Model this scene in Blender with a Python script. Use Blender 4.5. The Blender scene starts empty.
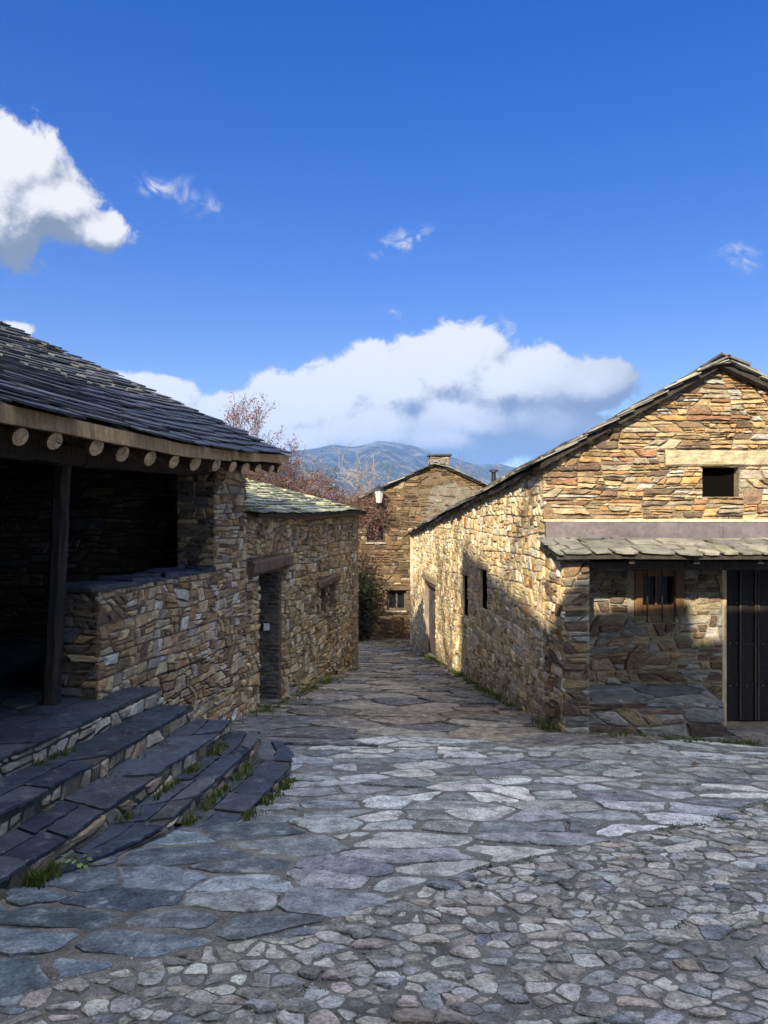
import bpy, math, random
from mathutils import Vector, Matrix
from mathutils.geometry import tessellate_polygon
from mathutils import noise as mnoise

R = random.Random(11)
sc = bpy.context.scene
col = sc.collection
PI = math.pi
EYE = 1.6


# ------------------------------------------------------------------ mesh builder
class MB:
    def __init__(s):
        s.v = []; s.f = []; s.c = []; s.m = []; s.s = []

    def add(s, vs, fs, c=(.5, .5, .5), m=0, smooth=False):
        b = len(s.v)
        s.v.extend(vs)
        s.c.extend([c] * len(vs))
        for f in fs:
            s.f.append([b + i for i in f]); s.m.append(m); s.s.append(smooth)

    def build(s, name, mats, parent=None):
        me = bpy.data.meshes.new(name)
        me.from_pydata([tuple(p) for p in s.v], [], s.f)
        if not isinstance(mats, (list, tuple)): mats = [mats]
        for x in mats: me.materials.append(x)
        me.polygons.foreach_set('material_index', s.m)
        me.polygons.foreach_set('use_smooth', s.s)
        ca = me.color_attributes.new('col', 'FLOAT_COLOR', 'POINT')
        flat = []
        for c in s.c: flat += [c[0], c[1], c[2], 1.0]
        ca.data.foreach_set('color', flat)
        me.update()
        o = bpy.data.objects.new(name, me)
        col.objects.link(o)
        if parent is not None:
            o.parent = parent
            o.matrix_parent_inverse = Matrix.Translation(-parent.location)
        return o


def thing(name, label, cat, loc=(0, 0, 0), group=None):
    o = bpy.data.objects.new(name, None); col.objects.link(o)
    o.location = loc; o.empty_display_size = .3
    o['label'] = label; o['category'] = cat
    if group: o['group'] = group
    return o


def tag(o, label, cat, group=None):
    o['label'] = label; o['category'] = cat
    if group: o['group'] = group
    return o


def structure(o, kind='structure'):
    o['kind'] = kind
    return o


# ------------------------------------------------------------------ 2D polygons
def clip(poly, px, py, nx, ny):
    """keep the side where (p-P).n <= 0"""
    out = []
    n = len(poly)
    for i in range(n):
        a = poly[i]; b = poly[(i + 1) % n]
        da = (a[0] - px) * nx + (a[1] - py) * ny
        db = (b[0] - px) * nx + (b[1] - py) * ny
        if da <= 0: out.append(a)
        if (da < 0 < db) or (db < 0 < da):
            t = da / (da - db)
            out.append((a[0] + (b[0] - a[0]) * t, a[1] + (b[1] - a[1]) * t))
    return out


def area(poly):
    s = 0
    for i in range(len(poly)):
        a = poly[i]; b = poly[(i + 1) % len(poly)]
        s += a[0] * b[1] - a[1] * b[0]
    return s * .5


def ccw(p): return p if area(p) > 0 else list(reversed(p))


def clip_convex(poly, cv):
    for i in range(len(cv)):
        a = cv[i]; b = cv[(i + 1) % len(cv)]
        poly = clip(poly, a[0], a[1], b[1] - a[1], -(b[0] - a[0]))
        if len(poly) < 3: return []
    return poly


def inset(poly, d):
    poly = ccw(poly)
    src = poly
    for i in range(len(src)):
        a = src[i]; b = src[(i + 1) % len(src)]
        ex, ey = b[0] - a[0], b[1] - a[1]
        L = math.hypot(ex, ey)
        if L < 1e-6: continue
        nx, ny = ey / L, -ex / L
        poly = clip(poly, a[0] - nx * d, a[1] - ny * d, nx, ny)
        if len(poly) < 3: return []
    return poly


def centroid(p):
    return (sum(q[0] for q in p) / len(p), sum(q[1] for q in p) / len(p))


def voronoi(seeds, ax):
    """cells of the seeds with u scaled by ax"""
    if not seeds: return []
    pts = [(u * ax, v) for u, v in seeds]
    us = [p[0] for p in pts]; vs = [p[1] for p in pts]
    A = max((max(us) - min(us)) * (max(vs) - min(vs)), 1e-4)
    h = math.sqrt(A / len(pts)) * 1.2 + 1e-4
    grid = {}
    for i, p in enumerate(pts):
        grid.setdefault((int(p[0] // h), int(p[1] // h)), []).append(i)
    cells = []
    for i, p in enumerate(pts):
        gx, gy = int(p[0] // h), int(p[1] // h)
        nb = []
        for dx in range(-3, 4):
            for dy in range(-3, 4):
                for j in grid.get((gx + dx, gy + dy), ()):
                    if j != i:
                        q = pts[j]
                        nb.append(((q[0] - p[0]) ** 2 + (q[1] - p[1]) ** 2, q))
        nb.sort(key=lambda t: t[0])
        r = h * 2.2
        poly = [(p[0] - r, p[1] - r), (p[0] + r, p[1] - r), (p[0] + r, p[1] + r), (p[0] - r, p[1] + r)]
        for d2, q in nb:
            mr = max((c[0] - p[0]) ** 2 + (c[1] - p[1]) ** 2 for c in poly)
            if d2 * .25 > mr or d2 < 1e-9: break
            poly = clip(poly, (p[0] + q[0]) * .5, (p[1] + q[1]) * .5, q[0] - p[0], q[1] - p[1])
            if len(poly) < 3: break
        cells.append([(c[0] / ax, c[1]) for c in poly] if len(poly) >= 3 else [])
    return cells


def row_seeds(u0, u1, v0, v1, su, sv, jit=.3, drop=.08):
    out = []
    v = v0 - sv
    while v < v1 + sv:
        rh = sv * R.uniform(.6, 1.5)
        u = u0 - su * R.uniform(0, 1.5)
        while u < u1 + su:
            w = su * R.choice((.45, .65, .8, 1, 1.2, 1.6, 2.0))
            if R.random() > drop:
                out.append((u + w * .5 + R.uniform(-jit, jit) * w * .4, v + rh * .5 + R.uniform(-jit, jit) * rh))
            u += w
        v += rh
    return out


def vary(c, lo=.75, hi=1.2):
    k = R.uniform(lo, hi)
    return (c[0] * k * R.uniform(.95, 1.05), c[1] * k, c[2] * k * R.uniform(.94, 1.06))


def add_stone(mb, poly, P, prot, c, base=-.012, bevel=.4, rough=.12, m=0, chip=.22, fine=0):
    """one stone: rough outline, chipped shoulders, tilted face"""
    n = len(poly)
    out = []
    for i in range(n):
        a = poly[i - 1]; b = poly[i]; d = poly[(i + 1) % n]
        la = math.hypot(a[0] - b[0], a[1] - b[1]); ld = math.hypot(d[0] - b[0], d[1] - b[1])
        if la < 1e-5 or ld < 1e-5: continue
        k = R.uniform(.3, 1.0) * chip
        k1 = k * R.uniform(.6, 1.3)
        out.append((b[0] + (a[0] - b[0]) * k, b[1] + (a[1] - b[1]) * k))
        out.append((b[0] + (d[0] - b[0]) * k1, b[1] + (d[1] - b[1]) * k1))
    if len(out) < 5: return
    cx, cy = centroid(out)
    sz = math.sqrt(abs(area(out)))
    # extra midpoints
    pts = []
    for i, p in enumerate(out):
        q = out[(i + 1) % len(out)]
        pts.append(p)
        L = math.hypot(q[0] - p[0], q[1] - p[1])
        if fine and L > fine * 1.4:
            ex, ey = (q[0] - p[0]) / L, (q[1] - p[1]) / L
            nn = int(L / fine)
            for kk in range(1, nn):
                t = (kk + R.uniform(-.3, .3)) / nn
                o = R.uniform(-1, .6) * fine * .32 + (R.uniform(-1, 0) * fine * .5 if R.random() < .15 else 0)
                pts.append((p[0] + ex * L * t + ey * o, p[1] + ey * L * t - ex * o))
        elif L > sz * .45:
            ex, ey = (q[0] - p[0]) / L, (q[1] - p[1]) / L
            for t in ((.35, .68) if L > sz * .9 else (.5,)):
                o = R.uniform(-1, .3) * rough * sz * .4
                pts.append((p[0] + ex * L * t + ey * o, p[1] + ey * L * t - ex * o))
    n = len(pts)
    tu, tv = R.uniform(-.12, .12), R.uniform(-.12, .12)
    lim = prot * .6
    bv = min(bevel, .012 / max(sz, .02) + .05)
    v0, v1, v2 = [], [], []
    for (u, v) in pts:
        dz = max(-lim, min(lim, (u - cx) * tu + (v - cy) * tv))
        v0.append(P(u, v, base))
        v1.append(P(u, v, prot * R.uniform(.45, .75) + dz * .6))
        k = 1 - bv * R.uniform(.6, 1.5)
        v2.append(P(cx + (u - cx) * k, cy + (v - cy) * k, prot + dz + R.uniform(-.1, .1) * prot))
    k = R.uniform(.35, .6)
    v3 = []
    for (u, v) in pts:
        dz = max(-lim, min(lim, (u - cx) * tu + (v - cy) * tv)) * k
        v3.append(P(cx + (u - cx) * k, cy + (v - cy) * k, prot * 1.08 + dz + R.uniform(-.16, .16) * prot))
    vs = v0 + v1 + v2 + v3 + [P(cx, cy, prot * R.uniform(1, 1.2))]
    fs = []
    for r in range(3):
        for i in range(n):
            j = (i + 1) % n
            fs.append((r * n + i, r * n + j, (r + 1) * n + j, (r + 1) * n + i))
    for i in range(n):
        fs.append((3 * n + i, 3 * n + (i + 1) % n, 4 * n))
    mb.add(vs, fs, c, m)


def overlap_rect(bb, h):
    return not (bb[2] <= h[0] or bb[0] >= h[2] or bb[3] <= h[1] or bb[1] >= h[3])


def cut_holes(poly, holes):
    for h in holes:
        if len(poly) < 3: return []
        us = [p[0] for p in poly]; vs = [p[1] for p in poly]
        if not overlap_rect((min(us), min(vs), max(us), max(vs)), h): continue
        best = []; ba = 0
        for args in ((h[0], 0, 1, 0), (h[2], 0, -1, 0), (0, h[1], 0, 1), (0, h[3], 0, -1)):
            q = clip(poly, *args)
            if len(q) >= 3 and abs(area(q)) > ba: best, ba = q, abs(area(q))
        poly = best
    return poly


def rubble(u0, u1, v0, v1, H, tgt, asp, slant=.26, wv=1.0):
    """random rubble: wavy bands cut again and again by slanting joints into stones of mixed size"""
    out = []
    ph_ = R.uniform(0, 100)

    def cut(q, d):
        a, b, c, e = q
        A = abs(area(q))
        w = (math.hypot(b[0] - a[0], b[1] - a[1]) + math.hypot(c[0] - e[0], c[1] - e[1])) / 2
        h = (math.hypot(e[0] - a[0], e[1] - a[1]) + math.hypot(c[0] - b[0], c[1] - b[1])) / 2
        if A < tgt * R.choice((.35, .6, .8, 1.0, 1.3, 1.9, 2.6)) or d > 7:
            out.append(q); return
        t = R.uniform(.28, .72); k = R.uniform(-slant, slant)
        t2 = max(.15, min(.85, t + k)); t = max(.15, min(.85, t - k * .3))
        L = lambda p, r, s_: (p[0] + (r[0] - p[0]) * s_, p[1] + (r[1] - p[1]) * s_)
        if w > h * asp * R.uniform(.55, 1.5):
            m, n = L(a, b, t), L(e, c, t2)
            cut((a, m, n, e), d + 1); cut((m, b, c, n), d + 1)
        else:
            m, n = L(a, e, t), L(b, c, max(.15, min(.85, t + k * .6)))
            cut((a, b, n, m), d + 1); cut((m, n, c, e), d + 1)

    v = v0 - H * R.uniform(.1, .6)
    k = 0
    wav = lambda u, k: H * .30 * mnoise.noise((u * .55 / H * .5, k * 7.3 + ph_, ph_)) * wv
    while v < v1 + H * .2:
        h = H * R.uniform(.65, 1.4)
        u = u0 - H * R.uniform(0, 1.5)
        j0 = R.uniform(-slant, slant) * h
        while u < u1 + H * .2:
            w = H * asp * R.uniform(.6, 2.0)
            j1 = R.uniform(-slant, slant) * h
            q = ((u - j0, v + wav(u - j0, k)), (u + w - j1, v + wav(u + w - j1, k)), (u + w + j1, v + h + wav(u + w + j1, k + 1)), (u + j0, v + h + wav(u + j0, k + 1)))
            cut(q, 0)
            u += w; j0 = j1
        v += h; k += 1
    return out


def stones(mb, P, outline, holes, su, sv, gap, prot, palette, jit=.3, drop=.08, lo=.75, hi=1.2, accent=None,
           seeds=None, ax=None, rough=.16, base=-.012, chip=.17, colfn=None, rub=None):
    outline = ccw(outline)
    us = [p[0] for p in outline]; vs = [p[1] for p in outline]
    if ax is None:
        rub = rub or (sv * 2.4, su * sv, su / sv)
        cells = rubble(min(us), max(us), min(vs), max(vs), *rub)
        seeds = [centroid(c) for c in cells]
    else:
        seeds = row_seeds(min(us), max(us), min(vs), max(vs), su, sv, jit, drop)
        cells = voronoi(seeds, ax)
    for s, cell in zip(seeds, cells):
        if len(cell) < 3: continue
        p = clip_convex(ccw(cell), outline)
        if len(p) < 3: continue
        p = cut_holes(p, holes)
        if len(p) < 3: continue
        g = gap(s) if callable(gap) else gap
        p = inset(p, g * R.uniform(.35, .75))
        if len(p) < 3 or abs(area(p)) < su * sv * .02: continue
        c = vary(R.choice(palette), lo, hi)
        if accent and R.random() < accent[1]: c = vary(R.choice(accent[0]), .85, 1.15)
        if colfn: c = colfn(s, c)
        add_stone(mb, p, P, R.uniform(prot[0], prot[1]), c, base=base, rough=rough, chip=chip)


def backing(mb, P, outline, holes, t, c, m=1):
    """mortar core of a wall with its openings"""
    loops = [ccw(outline)] + [[(h[0], h[1]), (h[0], h[3]), (h[2], h[3]), (h[2], h[1])] for h in holes]
    flat = [p for l in loops for p in l]
    tris = tessellate_polygon([[Vector((p[0], p[1], 0)) for p in l] for l in loops])
    mb.add([P(u, v, 0) for u, v in flat], [tuple(x) for x in tris], c, m)
    mb.add([P(u, v, -t) for u, v in flat], [tuple(reversed(x)) for x in tris], c, m)
    for l in loops:
        n = len(l)
        vs = [P(u, v, 0) for u, v in l] + [P(u, v, -t) for u, v in l]
        mb.add(vs, [(i, (i + 1) % n, n + (i + 1) % n, n + i) for i in range(n)], c, m)


def frame(O, U, V, N):
    O, U, V, N = Vector(O), Vector(U), Vector(V), Vector(N)
    return lambda u, v, w: O + U * u + V * v + N * w


def box(mb, P, u0, u1, v0, v1, w0, w1, c=(.5, .5, .5), m=0):
    vs = [P(u, v, w) for w in (w0, w1) for v in (v0, v1) for u in (u0, u1)]
    mb.add(vs, [(0, 1, 3, 2), (4, 6, 7, 5), (0, 4, 5, 1), (2, 3, 7, 6), (0, 2, 6, 4), (1, 5, 7, 3)], c, m)


def beam(mb, p0, p1, w, h, c=(.3, .2, .1), up=(0, 0, 1), seg=6, jit=.06, m=0, mend=None, round_=.3):
    """irregular hewn timber with chamfered corners"""
    p0, p1 = Vector(p0), Vector(p1)
    d = (p1 - p0).normalized()
    s = d.cross(Vector(up)).normalized()
    u = s.cross(d)
    prof = []
    a, b = w / 2, h / 2
    k = min(a, b) * round_
    prof = [(-a + k, -b), (a - k, -b), (a, -b + k), (a, b - k), (a - k, b), (-a + k, b), (-a, b - k), (-a, -b + k)]
    vs = []
    for i in range(seg + 1):
        t = i / seg
        c0 = p0.lerp(p1, t)
        ox, oy = R.uniform(-1, 1) * jit * w * .4, R.uniform(-1, 1) * jit * h * .4
        for x, y in prof:
            vs.append(c0 + s * (x * (1 + R.uniform(-jit, jit)) + ox) + u * (y * (1 + R.uniform(-jit, jit)) + oy))
    fs = []
    for i in range(seg):
        for j in range(8):
            fs.append((i * 8 + j, i * 8 + (j + 1) % 8, (i + 1) * 8 + (j + 1) % 8, (i + 1) * 8 + j))
    mb.add(vs, fs, c, m)
    e = [vs[j] for j in range(8)]; e2 = [vs[seg * 8 + j] for j in range(8)]
    mb.add(e, [tuple(range(7, -1, -1))], c, m if mend is None else mend)
    mb.add(e2, [tuple(range(8))], c, m if mend is None else mend)


def tube(mb, pts, rad, n=6, c=(.3, .25, .2), m=0, smooth=True, cap=True):
    vs = []
    N = len(pts)
    prev = None
    for i, p in enumerate(pts):
        p = Vector(p)
        d = (Vector(pts[min(i + 1, N - 1)]) - Vector(pts[max(i - 1, 0)])).normalized()
        if prev is None:
            a = d.orthogonal().normalized()
        else:
            a = (prev - d * prev.dot(d)).normalized()
        prev = a
        b = d.cross(a)
        for k in range(n):
            t = 2 * PI * k / n
            vs.append(p + (a * math.cos(t) + b * math.sin(t)) * rad[i])
    fs = []
    for i in range(N - 1):
        for k in range(n):
            fs.append((i * n + k, i * n + (k + 1) % n, (i + 1) * n + (k + 1) % n, (i + 1) * n + k))
    mb.add(vs, fs, c, m, smooth)
    if cap:
        mb.add([vs[k] for k in range(n)], [tuple(range(n - 1, -1, -1))], c, m)
        mb.add([vs[(N - 1) * n + k] for k in range(n)], [tuple(range(n))], c, m)


def slates(mb, F, ulen, vlen, expo, wid, thick, pal, overh=.05, ragged=.05, u_off=0.0, lift=1.0, uend=None):
    """courses of rough slates over the surface F(u, v) -> point"""
    def nrm(u, v):
        e = .05
        a = F(u + e, v) - F(u - e, v); b = F(u, v + e) - F(u, v - e)
        n = a.cross(b).normalized()
        return n if n.z > 0 else -n
    v = -overh
    row = 0
    while v < vlen:
        ex = expo * R.uniform(.8, 1.25)
        L = ex * R.uniform(1.9, 2.3)
        u = u_off - wid * R.uniform(0, .5)
        first = True
        while u < ulen:
            w = wid * R.choice((.5, .7, .9, 1.1, 1.4, 1.9))
            u0, u1 = u, u + w - R.uniform(.002, .012)
            if first: u0 = u_off - R.uniform(0, ragged); first = False
            if u1 > ulen: u1 = ulen + R.choice((-.02, .0, .02, ragged, ragged * 1.2, ragged * 2.2)) * R.uniform(.6, 1.2)
            v0 = v + R.uniform(-1, 1) * ragged * .5
            v1 = min(v0 + L, vlen + .08)
            t = thick * R.uniform(.6, 1.5)
            if u1 - u0 > .05:
                k = (u1 - u0)
                prof = [(u0 + R.uniform(0, .1) * k, v0 + R.uniform(0, .3) * ex), (u0 + k * R.uniform(.2, .4), v0 + R.uniform(-.08, .12) * ex),
                        (u0 + k * R.uniform(.6, .8), v0 + R.uniform(-.08, .12) * ex), (u1 - R.uniform(0, .1) * k, v0 + R.uniform(0, .3) * ex),
                        (u1, v1), (u0, v1)]
                h0 = thick * 2.1 * lift + R.uniform(0, .006); h1 = .002
                tw = R.uniform(-.4, .4) * thick
                top, bot = [], []
                for i, (a, b) in enumerate(prof):
                    s = (b - v0) / max(v1 - v0, .01)
                    h = h0 * (1 - s) + h1 * s + tw * ((a - u0) / k - .5) * (1 - s)
                    p = F(a, b); n = nrm(a, b)
                    top.append(p + n * (h + t * (1 - .5 * s))); bot.append(p + n * (h - t * .05 * s))
                c = vary(R.choice(pal), .7, 1.3)
                mb.add(top + bot, [(0, 1, 2, 3, 4, 5), (11, 10, 9, 8, 7, 6)] + [(i, 6 + i, 6 + (i + 1) % 6, (i + 1) % 6) for i in range(6)], c)
            u += w
        v += ex
        row += 1


def deck(mb, F, ulen, vlen, t, c, m=1, n=8, u0=0.0):
    for i in range(n):
        a, b = u0 + (ulen - u0) * i / n, u0 + (ulen - u0) * (i + 1) / n
        vs = [F(a, 0), F(b, 0), F(b, vlen), F(a, vlen)]
        lo = [p - Vector((0, 0, t)) for p in vs]
        mb.add(vs + lo, [(0, 1, 2, 3), (7, 6, 5, 4), (0, 4, 5, 1), (2, 6, 7, 3)] + ([(0, 3, 7, 4)] if i == 0 else []) + ([(1, 5, 6, 2)] if i == n - 1 else []), c, m)


# ------------------------------------------------------------------ materials
def nmat(name):
    m = bpy.data.materials.new(name); m.use_nodes = True
    nt = m.node_tree
    return m, nt, nt.nodes['Principled BSDF']


def N(nt, t, **kw):
    n = nt.nodes.new(t)
    for k, v in kw.items():
        if k.startswith('i_'): n.inputs[k[2:].replace('_', ' ')].default_value = v
        else: setattr(n, k, v)
    return n


def noise(nt, pos, scale, detail=4, rough=.6, stretch=None, dist=0.0):
    if stretch:
        mp = N(nt, 'ShaderNodeMapping'); mp.inputs['Scale'].default_value = stretch
        nt.links.new(pos, mp.inputs['Vector']); pos = mp.outputs[0]
    n = N(nt, 'ShaderNodeTexNoise')
    n.inputs['Scale'].default_value = scale; n.inputs['Detail'].default_value = detail
    n.inputs['Roughness'].default_value = rough; n.inputs['Distortion'].default_value = dist
    nt.links.new(pos, n.inputs['Vector'])
    return n.outputs['Fac']


def mapr(nt, s, a, b, c, d):
    n = N(nt, 'ShaderNodeMapRange')
    for i, v in ((1, a), (2, b), (3, c), (4, d)): n.inputs[i].default_value = v
    nt.links.new(s, n.inputs[0])
    return n.outputs[0]


def mixc(nt, fac, a, b, mode='MIX'):
    n = N(nt, 'ShaderNodeMix', data_type='RGBA', blend_type=mode)
    def put(i, x):
        if hasattr(x, 'links') or hasattr(x, 'is_linked'): nt.links.new(x, n.inputs[i])
        elif isinstance(x, (int, float)): n.inputs[i].default_value = x
        else: n.inputs[i].default_value = (*x, 1)
    put(0, fac); put(6, a); put(7, b)
    return n.outputs[2]


def gray(nt, s):
    n = N(nt, 'ShaderNodeCombineColor')
    for i in range(3): nt.links.new(s, n.inputs[i])
    return n.outputs[0]


def surf(name, colour=None, rough=(.8, .95), n1=(7, .65, 1.35), n2=(45, .8, 1.2), bump=(60, .5, .006), bump2=(14, .4, .015),
         stretch=None, spots=None, spots2=None, spec=.3, terr=None):
    """weathered surface: base colour (attribute or constant) broken up by two noises, patches, and bump"""
    m, nt, b = nmat(name)
    pos = N(nt, 'ShaderNodeNewGeometry').outputs['Position']
    if colour is None:
        at = N(nt, 'ShaderNodeAttribute', attribute_name='col'); c = at.outputs['Color']
    else:
        rgb = N(nt, 'ShaderNodeRGB'); rgb.outputs[0].default_value = (*colour, 1); c = rgb.outputs[0]
    a = noise(nt, pos, n1[0], 5, .62, stretch)
    c = mixc(nt, 1.0, c, gray(nt, mapr(nt, a, .3, .7, n1[1], n1[2])), 'MULTIPLY')
    d = noise(nt, pos, n2[0], 4, .7, stretch)
    c = mixc(nt, 1.0, c, gray(nt, mapr(nt, d, .3, .7, n2[1], n2[2])), 'MULTIPLY')
    for sp in (spots, spots2):
        if sp:
            s = noise(nt, pos, sp[1], 6, .7)
            c = mixc(nt, mapr(nt, s, sp[2], sp[3], 0, sp[4]), c, sp[0])
    nt.links.new(c, b.inputs['Base Color'])
    r = noise(nt, pos, 20, 3)
    nt.links.new(mapr(nt, r, .3, .7, rough[0], rough[1]), b.inputs['Roughness'])
    b.inputs['Specular IOR Level'].default_value = spec
    h1 = noise(nt, pos, bump[0], 6, .7, stretch)
    h2 = noise(nt, pos, bump2[0], 6, .65, stretch)
    b2 = N(nt, 'ShaderNodeBump'); b2.inputs['Strength'].default_value = bump2[1]; b2.inputs['Distance'].default_value = bump2[2]
    nt.links.new(h2, b2.inputs['Height'])
    if terr:
        # split layers: a noise cut into a few flat levels
        th = noise(nt, pos, terr[0], 5, .6, None, .4)
        ml = N(nt, 'ShaderNodeMath', operation='MULTIPLY'); ml.inputs[1].default_value = terr[1]; nt.links.new(th, ml.inputs[0])
        fl_ = N(nt, 'ShaderNodeMath', operation='FLOOR'); nt.links.new(ml.outputs[0], fl_.inputs[0])
        b3 = N(nt, 'ShaderNodeBump'); b3.inputs['Strength'].default_value = 1.0; b3.inputs['Distance'].default_value = terr[2]
        nt.links.new(fl_.outputs[0], b3.inputs['Height']); nt.links.new(b3.outputs[0], b2.inputs['Normal'])
        fr_ = N(nt, 'ShaderNodeMath', operation='FRACT'); nt.links.new(ml.outputs[0], fr_.inputs[0])
        c = mixc(nt, 1.0, c, gray(nt, mapr(nt, fr_.outputs[0], 0, .16, .72, 1.0)), 'MULTIPLY')
        nt.links.new(c, b.inputs['Base Color'])
    b1 = N(nt, 'ShaderNodeBump'); b1.inputs['Strength'].default_value = bump[1]; b1.inputs['Distance'].default_value = bump[2]
    nt.links.new(h1, b1.inputs['Height']); nt.links.new(b2.outputs[0], b1.inputs['Normal'])
    nt.links.new(b1.outputs[0], b.inputs['Normal'])
    return m


M = {}
M['stone'] = surf('rubble_stone', stretch=(1, 1, 1.8), n1=(9, .55, 1.4), n2=(50, .72, 1.25), bump=(55, .8, .010), bump2=(16, .8, .03),
                  spots=((.50, .46, .36), 5, .60, .72, .55), spots2=((.10, .07, .05), 11, .60, .72, .6))
M['mortar'] = surf('lime_mortar', n1=(5, .6, 1.3), n2=(60, .7, 1.25), bump=(90, .9, .008), bump2=(20, .9, .03))
M['slate'] = surf('roof_slate', rough=(.42, .7), stretch=(1, 1, 1), n1=(6, .55, 1.4), n2=(40, .75, 1.2), bump=(50, .5, .006), bump2=(12, .5, .012),
                  spots=((.16, .16, .13), 7, .62, .74, .5), spec=.45)
M['lichen_slate'] = surf('lichened_slate', rough=(.6, .85), n1=(6, .6, 1.4), n2=(40, .75, 1.2), bump=(50, .5, .006), bump2=(12, .5, .012),
                         spots=((.44, .43, .12), 2.6, .55, .62, .8), spots2=((.36, .36, .28), 9, .52, .64, .7), spec=.3)
M['pale_slate'] = surf('pale_slate', rough=(.65, .9), n1=(6, .6, 1.35), n2=(40, .75, 1.2), bump=(50, .5, .006), bump2=(12, .5, .012),
                       spots=((.34, .32, .24), 7, .55, .68, .6), spec=.3)
M['flag'] = surf('flagstone', rough=(.55, .85), n1=(8, .42, 1.55), n2=(55, .5, 1.5), bump=(70, 1.0, .009), bump2=(14, 1.0, .03),
                 spots=((.46, .46, .44), 8, .56, .68, .6), spots2=((.075, .075, .07), 13, .58, .70, .65), spec=.3, terr=(3.6, 9, .006))
M['joint'] = surf('paving_joint', rough=(.85, 1), n1=(6, .5, 1.5), n2=(75, .5, 1.55), bump=(110, .9, .008), bump2=(25, .8, .02))
M['step'] = surf('step_slate', rough=(.55, .8), n1=(4, .6, 1.4), n2=(30, .75, 1.25), bump=(45, .4, .005), bump2=(8, .5, .02),
                 spots=((.17, .18, .20), 7, .56, .70, .6), spots2=((.30, .29, .26), 22, .62, .70, .6), spec=.25, terr=(2.8, 8, .006))
M['timber'] = surf('aged_timber', rough=(.75, .95), stretch=(6, 6, 1), n1=(4, .6, 1.4), n2=(25, .7, 1.25), bump=(30, .6, .006), bump2=(6, .5, .02))
M['dark_timber'] = surf('dark_timber', colour=(.030, .024, .020), rough=(.7, .9), stretch=(6, 6, .6), n1=(4, .5, 1.6), n2=(25, .7, 1.3), bump=(30, .6, .006), bump2=(6, .5, .02))
M['end_grain'] = surf('log_end_grain', rough=(.8, .95), n1=(13, .45, 1.45), n2=(60, .65, 1.25), bump=(80, .7, .005), bump2=(20, .6, .015),
                      spots=((.12, .08, .05), 14, .58, .68, .8))
M['door'] = surf('black_door_wood', colour=(.011, .0095, .009), rough=(.5, .8), stretch=(8, 8, .5), n1=(3, .5, 1.5), n2=(25, .7, 1.3), bump=(25, .5, .005), bump2=(6, .4, .01))
M['brown_door'] = surf('brown_door_wood', colour=(.12, .09, .075), rough=(.6, .85), stretch=(8, 8, .5), n1=(3, .5, 1.5), n2=(25, .7, 1.3), bump=(25, .5, .005), bump2=(6, .4, .01))
M['orange_wood'] = surf('varnished_window_wood', colour=(.13, .066, .030), rough=(.45, .7), stretch=(6, 6, 1), n1=(4, .7, 1.3), n2=(30, .8, 1.2), bump=(30, .3, .003), bump2=(6, .3, .01))
M['lead'] = surf('lead_flashing', colour=(.105, .092, .10), rough=(.4, .65), n1=(3, .7, 1.3), n2=(20, .75, 1.2), bump=(30, .3, .004), bump2=(5, .5, .02))
M['iron'] = surf('black_iron', colour=(.012, .012, .013), rough=(.4, .6), n1=(8, .7, 1.3), n2=(60, .8, 1.2), bump=(80, .3, .001), bump2=(20, .3, .003))
M['nail'] = surf('worn_nail_iron', colour=(.10, .095, .09), rough=(.35, .55), n1=(8, .7, 1.3), n2=(60, .8, 1.2), bump=(80, .3, .001), bump2=(20, .3, .003))
M['bark'] = surf('bark', rough=(.85, 1), n1=(7, .6, 1.4), n2=(40, .7, 1.3), bump=(40, .6, .006), bump2=(10, .5, .02))
M['soil'] = surf('valley_soil', rough=(.9, 1), n1=(.4, .5, 1.4), n2=(6, .7, 1.3), bump=(20, .6, .02), bump2=(3, .5, .05))


def leafmat(name):
    m, nt, b = nmat(name)
    at = N(nt, 'ShaderNodeAttribute', attribute_name='col')
    nt.links.new(at.outputs['Color'], b.inputs['Base Color'])
    b.inputs['Roughness'].default_value = .7
    b.inputs['Specular IOR Level'].default_value = .25
    tr = N(nt, 'ShaderNodeBsdfTranslucent'); nt.links.new(at.outputs['Color'], tr.inputs[0])
    mx = N(nt, 'ShaderNodeMixShader'); mx.inputs[0].default_value = .25
    nt.links.new(b.outputs[0], mx.inputs[1]); nt.links.new(tr.outputs[0], mx.inputs[2])
    nt.links.new(mx.outputs[0], nt.nodes['Material Output'].inputs[0])
    return m


M['leaf'] = leafmat('leaf')
m, nt, b = nmat('dark_glass')
b.inputs['Base Color'].default_value = (.01, .012, .016, 1); b.inputs['Roughness'].default_value = .12
M['glass'] = m
m, nt, b = nmat('frosted_lamp_glass')
b.inputs['Base Color'].default_value = (.5, .5, .48, 1); b.inputs['Roughness'].default_value = .35
M['milk'] = m
m, nt, b = nmat('white_plastic')
b.inputs['Base Color'].default_value = (.75, .76, .78, 1); b.inputs['Roughness'].default_value = .4
M['white'] = m
m, nt, b = nmat('unlit_black')
b.inputs['Base Color'].default_value = (.004, .0038, .0035, 1); b.inputs['Specular IOR Level'].default_value = 0; b.inputs['Roughness'].default_value = 1  # near-black colour stands in for the shade inside openings
M['dark'] = m

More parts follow.
